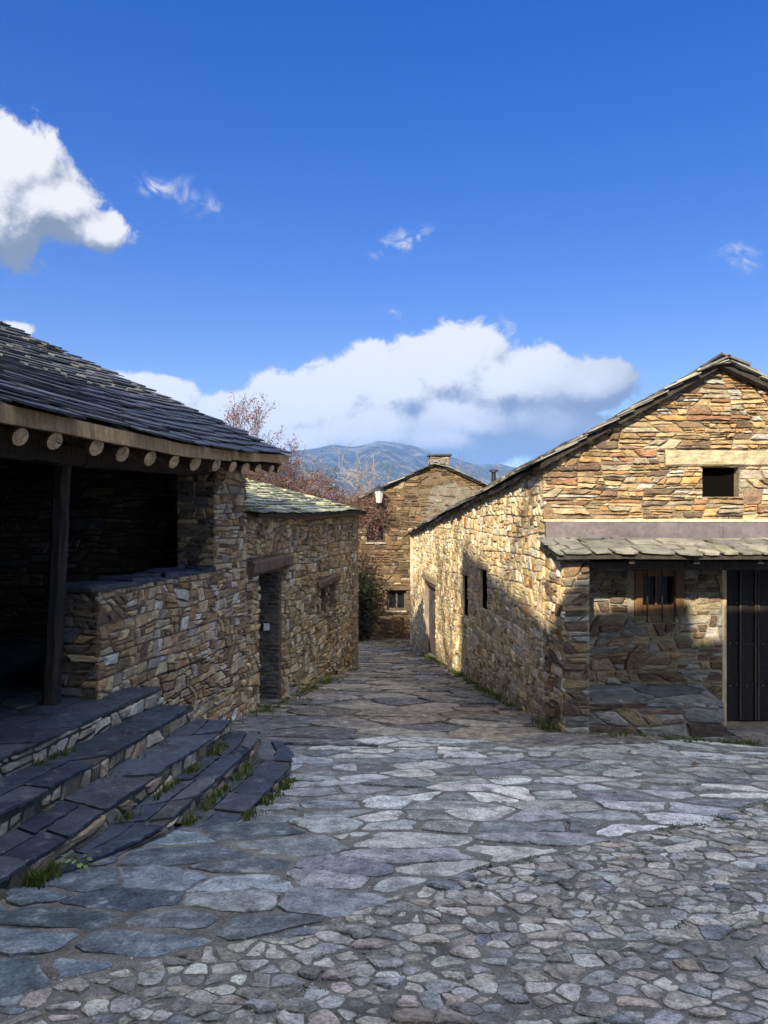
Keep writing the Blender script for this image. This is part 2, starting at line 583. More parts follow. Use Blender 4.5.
# palettes (linear base colours)
WARM = [(.40, .28, .145), (.34, .23, .115), (.28, .195, .11), (.45, .34, .195), (.24, .16, .09), (.36, .30, .21), (.33, .29, .22), (.42, .295, .15), (.19, .13, .085), (.15, .105, .075)]
LANE = [(.68, .54, .31), (.62, .48, .25), (.57, .42, .21), (.70, .60, .41), (.50, .38, .22), (.64, .57, .43), (.58, .52, .40)]
ORANGE = [(.42, .235, .10), (.36, .19, .09), (.46, .28, .12)]
LEFT = [(.41, .30, .165), (.49, .375, .22), (.35, .245, .13), (.44, .375, .25), (.37, .31, .21), (.28, .20, .115), (.50, .41, .26), (.34, .30, .24), (.20, .145, .095)]
LEFTACC = [(.34, .20, .10), (.16, .10, .07), (.50, .47, .40), (.52, .50, .46), (.38, .24, .12)]
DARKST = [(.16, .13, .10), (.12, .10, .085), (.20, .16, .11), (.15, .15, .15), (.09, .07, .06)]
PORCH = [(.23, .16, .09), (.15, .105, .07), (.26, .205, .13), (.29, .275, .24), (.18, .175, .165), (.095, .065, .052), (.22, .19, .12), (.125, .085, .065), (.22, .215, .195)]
FAR = [(.145, .092, .046), (.115, .072, .036), (.09, .057, .03), (.165, .118, .065), (.13, .10, .063), (.075, .05, .032)]
FLAG = [(.27, .285, .295), (.32, .33, .33), (.22, .235, .245), (.29, .30, .29), (.36, .37, .37), (.19, .205, .22)]
FLAGPALE = [(.52, .53, .53), (.60, .60, .585)]
COB = [(.38, .375, .36), (.44, .415, .375), (.31, .31, .305), (.48, .465, .435), (.37, .34, .305), (.34, .345, .355), (.41, .37, .35), (.26, .255, .25)]
COBACC = [(.46, .45, .42), (.50, .50, .48), (.38, .33, .27), (.40, .38, .34), (.22, .25, .29)]
LANEFLAG = [(.165, .15, .13), (.20, .185, .165), (.13, .125, .12), (.21, .175, .14), (.12, .125, .14), (.24, .22, .19)]
SLATE = [(.050, .055, .066), (.040, .044, .052), (.065, .068, .076), (.032, .034, .040), (.075, .075, .076)]
LSLATE = [(.26, .27, .19), (.12, .13, .12), (.38, .38, .26), (.06, .066, .07), (.20, .22, .17)]
PSLATE = [(.30, .275, .21), (.25, .24, .20), (.35, .32, .25), (.21, .20, .18), (.29, .28, .25)]
STEP = [(.036, .048, .074), (.027, .037, .060), (.046, .057, .078), (.060, .068, .082), (.034, .046, .070)]


# ------------------------------------------------------------------ ground
def gz(x, y):
    """height of the paved ground: falls away down the lane, and a little to the right"""
    yy = max(min(y, 27.0), -30.0)
    z = -.1 * yy
    if y > 27: z -= .22 * (y - 27)
    f = max(0.0, min(1.0, y / 8.5))
    z -= .045 * max(0.0, min(x, 9) - 2.0) * f
    z += .012 * math.sin(x * 1.7 + .4) * math.sin(y * 1.3) * (1 if y < 9 else .6)
    return z


def axis(lo, hi, fine_lo, fine_hi, step):
    a = []
    x = fine_lo
    while x <= fine_hi + 1e-6: a.append(x); x += step
    s = step
    x = fine_hi
    while x < hi: s *= 1.5; x += s; a.append(min(x, hi))
    s = step; x = fine_lo
    pre = []
    while x > lo: s *= 1.5; x -= s; pre.append(max(x, lo))
    return sorted(set(pre)) + a


def terrain(x, y):
    if y < 27 and abs(x) < 40: return gz(x, y)
    d = math.hypot(x, max(0, y - 27))
    base = gz(max(-9, min(9, x)), min(y, 27))
    z = base
    if y > 27:
        t = y - 27
        z -= 60 * (1 - math.exp(-t / 150.0)) + 8 * math.sin(t * .01 + x * .006)
    if abs(x) > 40:
        z -= 12 * (1 - math.exp(-(abs(x) - 40) / 120.0))
    return z


mb = MB()
xs = axis(-6000, 6000, -12, 12, .75); ys = axis(-4000, 7000, -8, 30, .75)
nx = len(xs)
vs = [(x, y, terrain(x, y) - .035) for y in ys for x in xs]
fs = [(j * nx + i, j * nx + i + 1, (j + 1) * nx + i + 1, (j + 1) * nx + i) for j in range(len(ys) - 1) for i in range(nx - 1)]
mb.add(vs, fs, (.10, .105, .055), 0, True)
structure(mb.build('ground', M['soil']))

# paving: mortar bed + stones, in three kinds of laying
def line_y(x):          # border between small cobbles (near) and large flags
    return 2.99 + (x + 1.49) * .645 + .07 * math.sin(x * 2.3) + .03 * math.sin(x * 5.1)


def lane_y(x):          # border between pale flags and the darker lane
    return 8.1 + .25 * math.sin(x * 1.9 + 1)


def lx(y): return -3.783 + .205 * y      # left wall line
def rx(y): return 2.746 - .0902 * y      # right lane wall line


G = lambda u, v, w: Vector((u, v, gz(u, v) + w))
mb = MB()
# bed
def bed(x0, x1, y0, y1, st, c, dz):
    nxx = int((x1 - x0) / st) + 1; nyy = int((y1 - y0) / st) + 1
    vv = [(x0 + (x1 - x0) * i / nxx, y0 + (y1 - y0) * j / nyy) for j in range(nyy + 1) for i in range(nxx + 1)]
    mb.add([(x, y, gz(x, y) + dz + .004 * mnoise.noise((x * 6, y * 6, 0))) for x, y in vv],
           [(j * (nxx + 1) + i, j * (nxx + 1) + i + 1, (j + 1) * (nxx + 1) + i + 1, (j + 1) * (nxx + 1) + i) for j in range(nyy) for i in range(nxx)], c, 1, True)
bed(-5, 9, -1, 8.6, .08, (.150, .146, .138), .001)
bed(-5, 9, 8.6, 27, .2, (.075, .068, .052), -.003)

def clip_border(p, s, f, below):
    y0 = f(s[0]); k = (f(s[0] + .15) - f(s[0] - .15)) / .3
    return clip(p, s[0], y0, -k, 1) if below else clip(p, s[0], y0, k, -1)


# cobbles
seeds = row_seeds(-3.2, 7.2, 1.0, 7.2, .106, .068, .5, .17)
seeds = [s for s in seeds if s[1] < line_y(s[0])]
cells = voronoi(seeds, .8)
for s, c in zip(seeds, cells):
    if len(c) < 3: continue
    c = clip_border(ccw(c), s, line_y, True)
    if len(c) < 3 or abs(area(c)) > .06: continue
    p = inset(ccw(c), R.choice((.002, .003, .005, .008, .012, .018)))
    if len(p) < 3 or abs(area(p)) < .0006: continue
    cc = vary(R.choice(COBACC), .8, 1.15) if R.random() < .16 else vary(R.choice(COB), .65, 1.2)
    add_stone(mb, p, G, R.choice((.002, .004, .007, .010, .016)) * R.uniform(.8, 1.2), cc, base=-.01, rough=.35, chip=.24, fine=.025)
# grit lying in the joints
for k in range(9000):
    x = R.uniform(-3, 5); y = 2.2 + 4.0 * R.random() ** 1.6
    if y > line_y(x) + .6: continue
    r = R.choice((.002, .003, .004, .006, .009)); z = gz(x, y) + .002
    c = vary(R.choice(COB), .5, 1.2)
    a = R.uniform(0, 6.28)
    ring = [Vector((x + r * R.uniform(.7, 1.3) * math.cos(a + i * 1.257), y + r * R.uniform(.7, 1.3) * math.sin(a + i * 1.257), z)) for i in range(5)]
    mb.add(ring + [Vector((x, y, z + r * R.uniform(.5, 1.0)))], [(i, (i + 1) % 5, 5) for i in range(5)], c)
# flags
seeds = []
for s in row_seeds(-3.5, 8.5, 2.2, 9.2, .42, .20, .46, .06):
    if line_y(s[0]) + .05 < s[1] < lane_y(s[0]) - .04: seeds.append(s)
cells = voronoi(seeds, .52)
for s, c in zip(seeds, cells):
    if len(c) < 3: continue
    p = clip_border(ccw(c), s, line_y, False)
    if len(p) >= 3: p = clip_border(p, s, lane_y, True)
    if len(p) < 3: continue
    p = inset(p, R.choice((.006, .010, .016, .024, .036)))
    if len(p) < 3 or abs(area(p)) < .006: continue
    cc = vary(R.choice(FLAGPALE), .75, 1.1) if R.random() < .38 else vary(R.choice(FLAG), .75, 1.3)
    if s[0] < .3:  # porch-side shade painted in: flags get darker and bluer to the left
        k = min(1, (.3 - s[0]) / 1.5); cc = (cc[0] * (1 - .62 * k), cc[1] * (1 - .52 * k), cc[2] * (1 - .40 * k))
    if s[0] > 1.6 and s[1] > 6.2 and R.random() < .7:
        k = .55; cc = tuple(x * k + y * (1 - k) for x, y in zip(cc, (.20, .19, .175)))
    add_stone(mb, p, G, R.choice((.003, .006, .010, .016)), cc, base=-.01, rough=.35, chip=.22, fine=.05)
# lane
seeds = row_seeds(-3.6, 6, 7.6, 24.5, .62, .36, .4, .12)
seeds = [s for s in seeds if s[1] > lane_y(s[0]) and not (s[1] > 20.5 and s[0] < .9 and R.random() < .55)]
cells = voronoi(seeds, .62)
for s, c in zip(seeds, cells):
    if len(c) < 3: continue
    c = clip_border(ccw(c), s, lane_y, False)
    if len(c) < 3 or abs(area(c)) > 1.6: continue
    p = inset(ccw(c), R.uniform(.008, .03))
    if len(p) < 3 or abs(area(p)) < .006: continue
    add_stone(mb, p, G, R.uniform(.005, .022), vary(R.choice(LANEFLAG), .7, 1.25), base=-.02, rough=.25, chip=.22, fine=.07)
structure(mb.build('paving', [M['flag'], M['joint']]))

# ------------------------------------------------------------------ left wall frame
SL = math.hypot(.205, 1)
UL = Vector((.205, 1, 0)) / SL; NL = Vector((1, -.205, 0)) / SL; Z = Vector((0, 0, 1))


def LP(y, off=0.0, z=0.0):   # point on the left wall line at depth y, off = outwards
    return Vector((lx(y), y, z)) + NL * off


FL = lambda u, v, w: LP(u, w, v)      # u = depth along the wall (about metres)


def eave1(y):
    pts = [(-2, .70), (4.73, .673), (7.24, .633), (8.6, .665), (10.2, .745), (11, .78)]
    for (a, za), (b, zb) in zip(pts, pts[1:]):
        if y <= b:
            return EYE + za + (zb - za) * max(0, (y - a)) / (b - a)
    return EYE + pts[-1][1]


PIT1 = .45
EO1 = .45                      # eave overhang


def roof1(y, s):               # s = distance from the eave, inwards
    if s <= 4.3: rise = s * PIT1
    else: rise = 4.3 * PIT1 - (s - 4.3) * PIT1
    return LP(y, EO1 - s, eave1(y) + rise)


ph = thing('open_porch_house', 'dark slate roofed stone house with an open porch, a low parapet and log rafter ends', 'house', LP(6.0, -.5, -.6))
dsl = [(.055, .055, .05), (.06, .055, .05)]
# parapet wall
mb = MB()
o = [(6.56, -1.1), (8.95, -1.1), (8.95, .93), (6.56, .93)]
MORT_L = (.20, .175, .135)
backing(mb, FL, o, [], .40, MORT_L)
stones(mb, FL, [(6.53, -1.1), (8.95, -1.1), (8.95, .93), (6.53, .93)], [], .155, .105, .012, (.010, .034), LEFT, accent=(LEFTACC, .16))
FE = lambda u, v, w: LP(6.56 - w, -u, v)
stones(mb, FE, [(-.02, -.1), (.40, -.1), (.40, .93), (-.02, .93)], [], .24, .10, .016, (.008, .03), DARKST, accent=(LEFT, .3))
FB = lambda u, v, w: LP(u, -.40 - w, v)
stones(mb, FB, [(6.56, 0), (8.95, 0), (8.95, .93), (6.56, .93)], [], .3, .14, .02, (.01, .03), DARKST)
mb.build('wall', [M['stone'], M['mortar']], ph)
# cap slates
mb = MB()
FC = lambda u, v, w: LP(u, v, .935 + w + .0)
box(mb, FC, 6.53, 8.93, -.42, .02, -.02, .008, (.05, .055, .06), 1)
stones(mb, FC, [(6.48, -.45), (8.93, -.45), (8.93, .035), (6.48, .035)], [], .55, .5, .012, (.028, .045), STEP, base=-.01, ax=.5)
mb.build('parapet_cap', [M['step'], M['mortar']], ph)
# pier at the end of the porch
mb = MB()
backing(mb, FL, [(8.9, -1.2), (9.78, -1.2), (9.78, 2.26), (8.9, 2.26)], [], .47, MORT_L)
stones(mb, FL, [(8.87, -1.2), (9.80, -1.2), (9.80, 2.24), (8.87, 2.24)], [], .16, .10, .012, (.010, .036), LEFT, accent=(LEFTACC, .18))
FP = lambda u, v, w: LP(8.9 - w, -u, v)
stones(mb, FP, [(-.02, .95), (.47, .95), (.47, 2.24), (-.02, 2.24)], [], .22, .10, .015, (.008, .03), DARKST + LEFT[:3])
FP2 = lambda u, v, w: LP(9.78 + w, -u, v)
stones(mb, FP2, [(-.02, 1.2), (.47, 1.2), (.47, 2.24), (-.02, 2.24)], [], .22, .10, .015, (.008, .03), LEFT)
mb.build('wall', [M['stone'], M['mortar']], ph)
# cross wall and back wall of the porch, end walls out of sight
mb = MB()
FX = lambda u, v, w: LP(9.35 - w, -u, v)
gx = [(.47, -.2), (4.0, -.2), (4.0, 2.0), (3.85, 3.85), (.47, 2.25)]
gx = [(.47, -1.1), (8.0, -1.1), (8.0, 2.2), (3.85, 4.0), (.47, 2.32)]
backing(mb, FX, gx, [], .40, (.06, .05, .04))
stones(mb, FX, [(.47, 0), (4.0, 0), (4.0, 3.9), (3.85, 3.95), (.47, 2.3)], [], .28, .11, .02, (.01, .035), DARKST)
FX2 = lambda u, v, w: LP(9.75 + w, -u, v)
stones(mb, FX2, [(.45, 1.3), (8.0, 1.3), (8.0, 2.2), (3.85, 4.0), (.45, 2.32)], [], .28, .14, .02, (.01, .03), LEFT)
mb.build('wall', [M['stone'], M['mortar']], ph)
mb = MB()
FK = lambda u, v, w: LP(u, -3.9 + w, v)
backing(mb, FK, [(-1, -.5), (9.35, -.5), (9.35, 3.6), (-1, 3.6)], [], .35, (.06, .05, .04))
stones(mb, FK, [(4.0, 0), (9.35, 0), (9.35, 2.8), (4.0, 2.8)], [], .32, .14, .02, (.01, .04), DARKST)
mb.build('wall', [M['stone'], M['mortar']], ph)
mb = MB()
backing(mb, FL, [(-1, -.8), (4.55, -.8), (4.55, 2.2), (-1, 2.2)], [], .45, (.10, .085, .07))
stones(mb, FL, [(-1, -.8), (4.57, -.8), (4.57, 2.2), (-1, 2.2)], [], .35, .18, .02, (.01, .03), LEFT)
FN = lambda u, v, w: LP(-1 - w, -u, v)
backing(mb, FN, [(0, -.8), (8, -.8), (8, 2.0), (3.85, 4.0), (0, 2.2)], [], .4, (.10, .085, .07))
stones(mb, FN, [(0, -.8), (8, -.8), (8, 2.0), (3.85, 4.0), (0, 2.2)], [], .4, .2, .02, (.01, .03), LEFT)
mb.build('wall', [M['stone'], M['mortar']], ph)
# floor of the porch
mb = MB()
FF = lambda u, v, w: LP(u, v, w - .01)
box(mb, FF, 4.3, 9.4, -3.9, .0, -.6, 0, (.05, .055, .06), 1)
stones(mb, FF, [(4.4, -3.8), (9.3, -3.8), (9.3, -.42), (4.4, -.42)], [], .8, .6, .02, (.008, .012), STEP)
mb.build('floor', [M['step'], M['mortar']], ph)
# post
mb = MB()
pb = Vector((-2.77, 6.40, 0)); pt = Vector((-2.70, 6.44, 2.02))
beam(mb, pb, pt, .125, .135, up=(0, 1, 0), seg=8, jit=.09, round_=.5)
mb.build('post', M['dark_timber'], ph)
# wall plate beam
mb = MB()
for a, b in ((4.4, 6.5), (6.5, 9.0)):
    beam(mb, LP(a, -.17, eave1(a) - .17), LP(b, -.17, eave1(b) - .17), .2, .17, seg=8, jit=.08)
mb.build('wall_plate', M['dark_timber'], ph)
# rafters: logs whose sawn ends show under the eave board
ys_log = [3.4, 3.85, 4.25, 4.62, 4.99, 5.39, 5.84, 6.23, 6.71, 7.13, 7.56, 7.96, 8.44, 8.84, 9.22, 9.60, 9.93]
for y in ys_log:
    mb = MB()
    r = R.uniform(.058, .084) * (1 if y < 8 else .88)
    c = vary((.20, .13, .075), .8, 1.1)
    zc = eave1(y) - .175 + R.uniform(-.012, .012)
    a0 = LP(y + .06, EO1 - .06 + R.uniform(-.03, .03), zc); y += .16
    pts = [a0, LP(y, EO1 - .5, zc + .20), LP(y, EO1 - 1.6, zc + .69), LP(y, EO1 - 4.2, zc + 4.1 * PIT1)]
    vs0 = len(mb.v)
    tube(mb, pts, [r * .97, r, r * 1.05, r], 12, c, 0, True, False)
    # end grain disc, slightly oval and uneven
    e = [mb.v[i] for i in range(12)]
    ctr = a0 + NL * .004
    cc = vary((.56, .40, .23), .85, 1.15)
    mid = [ctr + (Vector(p) - a0) * .55 + NL * R.uniform(-.004, .006) for p in e]
    mb.add(e + mid + [ctr], [(i, (i + 1) % 12, 12 + (i + 1) % 12, 12 + i) for i in range(12)] + [(12 + i, 12 + (i + 1) % 12, 24) for i in range(12)], cc, 1)
    for q in range(R.randint(0, 1)):
        k = R.randint(0, 11); t_ = R.uniform(.6, .95)
        e0 = ctr + NL * .007; e1 = ctr.lerp(Vector(e[k]), t_) + NL * .007; sd = (Vector(e[(k + 1) % 12]) - Vector(e[k])).normalized() * R.uniform(.003, .008)
        mb.add([e0 - sd * .3, e1 - sd, e1 + sd, e0 + sd * .3], [(0, 1, 2, 3)], (.05, .032, .02), 0)
    mb.build('rafter', [M['timber'], M['end_grain']], ph)
# eave board
mb = MB()
yy = [3.0, 4.0, 5.0, 6.0, 7.0, 8.0, 8.8]
top = lambda y, off: LP(y, off, eave1(y) - .008)
def board(y0, y1, h, c, off):
    n = 10
    vs = []
    for i in range(n + 1):
        y = y0 + (y1 - y0) * i / n
        j = R.uniform(-.006, .006)
        vs += [LP(y, off, eave1(y) - .004), LP(y, off - .05, eave1(y) + .004), LP(y, off - .05, eave1(y) - h + j), LP(y, off + .006, eave1(y) - h + j)]
    mb.add(vs, [(i * 4 + k, i * 4 + (k + 1) % 4, i * 4 + 4 + (k + 1) % 4, i * 4 + 4 + k) for i in range(n) for k in range(4)] + [(3, 2, 1, 0), (4 * n, 4 * n + 1, 4 * n + 2, 4 * n + 3)], c)
board(2.6, 8.3, .118, (.34, .225, .115), EO1 + .010)
board(8.31, 10.15, .10, (.30, .195, .095), EO1 + .014)
mb.build('eave_board', M['timber'], ph)
# roof
mb = MB()
F1 = lambda u, v: roof1(u, v)
deck(mb, F1, 10.10, 4.3, .05, (.06, .045, .03), 1, 12, u0=-1.3)
deck(mb, lambda u, v: roof1(u, 4.3 + v), 10.10, 4.4, .05, (.05, .05, .05), 1, 4, u0=-1.3)
slates(mb, F1, 10.17, 4.3, .165, .52, .016, SLATE, overh=.05, ragged=.09, u_off=2.2)
slates(mb, F1, 2.3, 4.3, .3, .9, .02, SLATE, overh=.05, ragged=.05, u_off=-1.3)
mb.build('roof', [M['slate'], M['dark_timber']], ph)

# ------------------------------------------------------------------ cottage behind it (left, lower eave)
EO2 = .17
def eave2(y): return EYE - .03 + .035 * (y - 9.8) / 6 + .012 * math.sin(y * 1.4)
def roof2(y, s):
    rise = .25 * s if s < 3.1 else .25 * 3.1 - .3 * (s - 3.1)
    return LP(y, EO2 - s, eave2(y) + rise + .012 * math.sin(s * 2 + y))


ct = thing('stone_cottage', 'low stone cottage with lichen on its slate roof and an open dark doorway', 'house', LP(12.5, -.5, -1.2))
D0, D1 = 10.26, 11.16
W = [(13.10, -.14, 13.48, .30), (13.66, -.14, 14.02, .30)]
mb = MB()
holes = [(D0, -1.3, D1, .80)] + W
def wl2(v): return v
ztop = 1.52
o = [(9.78, -2.0), (15.75, -2.0), (15.75, ztop), (9.78, ztop)]
backing(mb, FL, o, holes, .5, (.20, .165, .115))
lint = [(9.78, .79, 11.32, .99), (12.85, .31, 14.22, .46)]
LEFT2 = LEFT + [(.38, .28, .15), (.34, .24, .12)]
stones(mb, FL, [(9.76, -2.0), (15.78, -2.0), (15.78, ztop), (9.76, ztop)], holes + lint, .15, .115, .012, (.010, .040), LEFT2, accent=(LEFTACC, .13))
# stone reveals of the doorway
FJ = lambda u, v, w: LP(D1 - w, -u, v)
stones(mb, FJ, [(.02, -1.3), (.5, -1.3), (.5, .78), (.02, .78)], [], .3, .11, .014, (.006, .02), [(.10, .10, .105), (.13, .12, .11), (.08, .075, .075)])
# end wall
FEnd = lambda u, v, w: LP(15.75 + w, -u, v)
eo = [(-.03, -2.2), (6, -2.2), (6, 1.5), (3.0, 2.25), (-.03, ztop)]
backing(mb, FEnd, eo, [], .45, (.20, .165, .115))
stones(mb, FEnd, eo, [], .26, .15, .016, (.01, .035), LEFT2)
mb.build('wall', [M['stone'], M['mortar']], ct)
mb = MB()   # back and near walls
for fr in (lambda u, v, w: LP(u, -6 - w, v),):
    backing(mb, fr, [(9.78, -2), (15.75, -2), (15.75, 1.45), (9.78, 1.45)], [], .4, (.2, .17, .12))
mb.build('wall', [M['stone'], M['mortar']], ct)
# black sheet behind the doorway: the room's shade put into colour
mb = MB()
box(mb, FL, D0 - .3, D1 + .3, -1.4, .9, -1.5, -1.45, (.02, .02, .02))
mb.build('doorway_black_sheet', M['dark'], ct)
dr = MB()
beam(dr, LP(D0 + .05, -.16, -1.1), LP(D0 + .05, -.16, .79), .09, .11, up=(0, 1, 0), seg=6, jit=.03, c=(.26, .24, .22))
dfo = dr.build('door_frame', M['timber'], ct)
mb = MB()
beam(mb, LP(9.88, -.03, .865), LP(11.34, .0, .90), .24, .20, c=(.10, .075, .055), seg=10, jit=.1, round_=.4)
mb.build('lintel', M['timber'], ct)
mb = MB()
beam(mb, LP(12.86, -.03, .365), LP(14.2, -.02, .405), .2, .14, c=(.13, .085, .055), seg=8, jit=.1, round_=.4)
mb.build('lintel', M['timber'], ct)
for h in W:
    mb = MB()
    box(mb, FL, h[0], h[2], h[1], h[3], -.30, -.28, (.02, .02, .02), 0)
    w_ = mb.build('window', M['glass'], ct)
    mb = MB()
    um = (h[0] + h[2]) / 2
    box(mb, FL, h[0] + .005, h[0] + .05, h[1] + .005, h[3] - .005, -.27, -.22, (.09, .06, .04))
    box(mb, FL, h[2] - .05, h[2] - .005, h[1] + .005, h[3] - .005, -.27, -.22, (.09, .06, .04))
    box(mb, FL, h[0] + .052, h[2] - .052, h[1] + .005, h[1] + .05, -.268, -.222, (.09, .06, .04))
    mb.build('frame', M['timber'], w_)
mb = MB()
box(mb, FJ, .17, .25, -.12, -.02, .018, .04)
mb.build('light_switch', M['white'], ct)
# roof of the cottage
mb = MB()
n = 10
vs = []
for i in range(n + 1):
    y = 9.82 + (15.95 - 9.82) * i / n
    vs += [LP(y, EO2 - .03, eave2(y) - .005), LP(y, EO2 - .16, eave2(y) + .02), LP(y, EO2 - .16, eave2(y) - .075), LP(y, EO2 - .02, eave2(y) - .075)]
mb.add(vs, [(i * 4 + k, i * 4 + (k + 1) % 4, i * 4 + 4 + (k + 1) % 4, i * 4 + 4 + k) for i in range(n) for k in range(4)] + [(3, 2, 1, 0), (4 * n, 4 * n + 1, 4 * n + 2, 4 * n + 3)], (.17, .11, .06))
mb.build('eave_board', M['timber'], ct)
mb = MB()
F2 = lambda u, v: roof2(u, v)
deck(mb, F2, 15.9, 3.1, .05, (.05, .05, .05), 1, 8, u0=9.82)
deck(mb, lambda u, v: roof2(u, 3.1 + v), 15.9, 3.2, .05, (.05, .05, .05), 1, 4, u0=9.82)
slates(mb, F2, 15.98, 3.1, .16, .42, .014, LSLATE, overh=.05, ragged=.07, u_off=9.80)
mb.build('roof', [M['lichen_slate'], M['dark_timber']], ct)

# ------------------------------------------------------------------ right building
rb = thing('gabled_stone_house', 'sunlit golden stone house with slate gable roof, lean-to porch and barred window', 'house', (3.4, 10.5, -1.0))
FR = lambda u, v, w: Vector((rx(u) - w * .996, u - w * .09, v))
def reave(y): return EYE + .57 + (y - 9.0) * (-1.19 / 12.9)
RO = .09
def roofR(y, s):
    rise = .56 * s if s < 2.13 else .56 * 2.13 - .46 * (s - 2.13)
    sag = -.03 * math.sin((y - 9) * .5) * min(1, s) + .012 * math.sin(y * 2.1 + s)
    return Vector((rx(y) - RO + s, y, reave(y) + rise + (sag if s < 4 else 0)))


GF = 9.16
XL = rx(GF)
# lane wall
LD = (17.40, -2.05, 19.25, -.07)    # lane door y0,z0,y1,z1
LW = [(12.22, .02, 12.72, .66), (13.75, -.30, 14.25, .45)]
holes = [(LD[0], -2.6, LD[2], LD[3])] + LW
o = [(8.5, -3), (21.9, -3), (21.9, reave(21.9) - .03), (9.16, reave(9.16) - .03)]
mb = MB()
olane = [(GF, -3.0), (21.9, -3.0), (21.9, reave(21.9) - .01), (GF, reave(GF) - .01)]
MORT_R = (.56, .47, .32)
backing(mb, FR, olane, holes, .55, MORT_R)
lintR = [(LD[0] - .15, LD[3], LD[2] + .15, LD[3] + .16), (12.05, .66, 12.9, .80), (13.6, .45, 14.4, .58)]
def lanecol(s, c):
    k = max(0, min(1, (-.6 - s[1] - .1 * s[0] + .9) / .9))     # stones turn darker towards the foot of the wall
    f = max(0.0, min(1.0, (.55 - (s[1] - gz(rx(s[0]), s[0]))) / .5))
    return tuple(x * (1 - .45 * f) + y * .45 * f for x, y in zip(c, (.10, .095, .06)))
stones(mb, FR, [(GF - .02, -3.0), (21.93, -3.0), (21.93, reave(21.9) - .0), (GF - .02, reave(GF) - .0)], holes + lintR, .150, .125, .012, (.006, .027), LANE, accent=(ORANGE, .06), rough=.22, colfn=lanecol)
# far end wall
FRE = lambda u, v, w: Vector((rx(21.9) + u, 21.9 + w, v))
eo = [(-.03, -3), (4.3, -3), (4.3, reave(21.9) + .25), (2.1, reave(21.9) + 1.15), (-.03, reave(21.9))]
backing(mb, FRE, eo, [], .4, MORT_R)
stones(mb, FRE, eo, [], .3, .15, .02, (.01, .03), LANE)
mb.build('wall', [M['stone'], M['mortar']], rb)
# gable wall
FG = lambda u, v, w: Vector((u, GF - w, v))
AW = (3.79, EYE + .18, 4.23, EYE + .535)
BW = (2.98, EYE - 1.245, 3.575, EYE - .665)
DW = (4.03, EYE - 2.545, 5.35, EYE - .60)
apx = 3.97; apz = EYE + 1.76
og = [(XL, -1.4), (6.3, -1.4), (6.3, apz - .46 * 2.31), (apx, apz), (XL, apz - .56 * (apx - XL))]
mb = MB()
backing(mb, FG, og, [AW, BW, DW], .5, (.27, .225, .155))
AL = (3.34, EYE + .545, 4.80, EYE + .735)
flz = (EYE - .34, EYE - .10)
og2 = [(XL - .035, flz[1]), (6.3, flz[1]), (6.3, apz - .46 * 2.31), (apx, apz - .005), (XL - .035, apz - .56 * (apx - XL + .035))]
stones(mb, FG, og2, [AW, AL], .26, .085, .008, (.010, .042), WARM, accent=(ORANGE + [(.34, .33, .29), (.40, .39, .34), (.27, .15, .085)], .22), rough=.25, lo=.6, hi=1.25, rub=(.27, .0165, 3.1, .16, .6))
# wall under the porch
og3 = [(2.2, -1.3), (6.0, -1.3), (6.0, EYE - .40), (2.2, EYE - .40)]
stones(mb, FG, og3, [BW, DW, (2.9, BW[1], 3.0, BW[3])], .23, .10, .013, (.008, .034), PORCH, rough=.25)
box(mb, FG, XL - .03, 6.2, EYE - .115, EYE - .085, .0, .05, (.55, .47, .33), 1)
mb.build('wall', [M['stone'], M['mortar']], rb)
# porch wing wall (left cheek of the porch)
mb = MB()
PY = 8.48
olw = [(PY, -1.5), (GF, -1.5), (GF, EYE - .40), (PY, EYE - .50)]
wmort = (.30, .26, .19)
backing(mb, FR, olw, [], .29, wmort)
stones(mb, FR, [(PY - .02, -1.5), (GF, -1.5), (GF, EYE - .40), (PY - .02, EYE - .51)], [], .2, .14, .016, (.008, .034), LANE + WARM, accent=(ORANGE, .06), jit=.45, colfn=lanecol)
FPF = lambda u, v, w: Vector((rx(PY) + u, PY - w, v))
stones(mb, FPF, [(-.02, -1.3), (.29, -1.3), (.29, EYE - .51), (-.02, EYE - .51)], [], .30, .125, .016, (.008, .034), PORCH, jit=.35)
mb.build('wall', [M['stone'], M['mortar']], rb)
# attic lintel
mb = MB()
beam(mb, FG(AL[0], (AL[1] + AL[3]) / 2, -.06), FG(AL[2], (AL[1] + AL[3]) / 2 + .005, -.06), .20, .185, c=(.36, .31, .20), seg=9, jit=.05, round_=.2)
mb.build('lintel', M['stone'], rb)
mb = MB()
box(mb, FG, AW[0] - .1, AW[2] + .1, AW[1] - .1, AW[3] + .1, -.62, -.505, (.02, .02, .02))
box(mb, FG, AW[0] + .003, AW[2] - .003, AW[1] + .003, AW[3] - .003, -.4, -.13, (.02, .02, .02))  # black block fills the opening in place of the attic's shade
mb.build('attic_black_fill', M['dark'], rb)
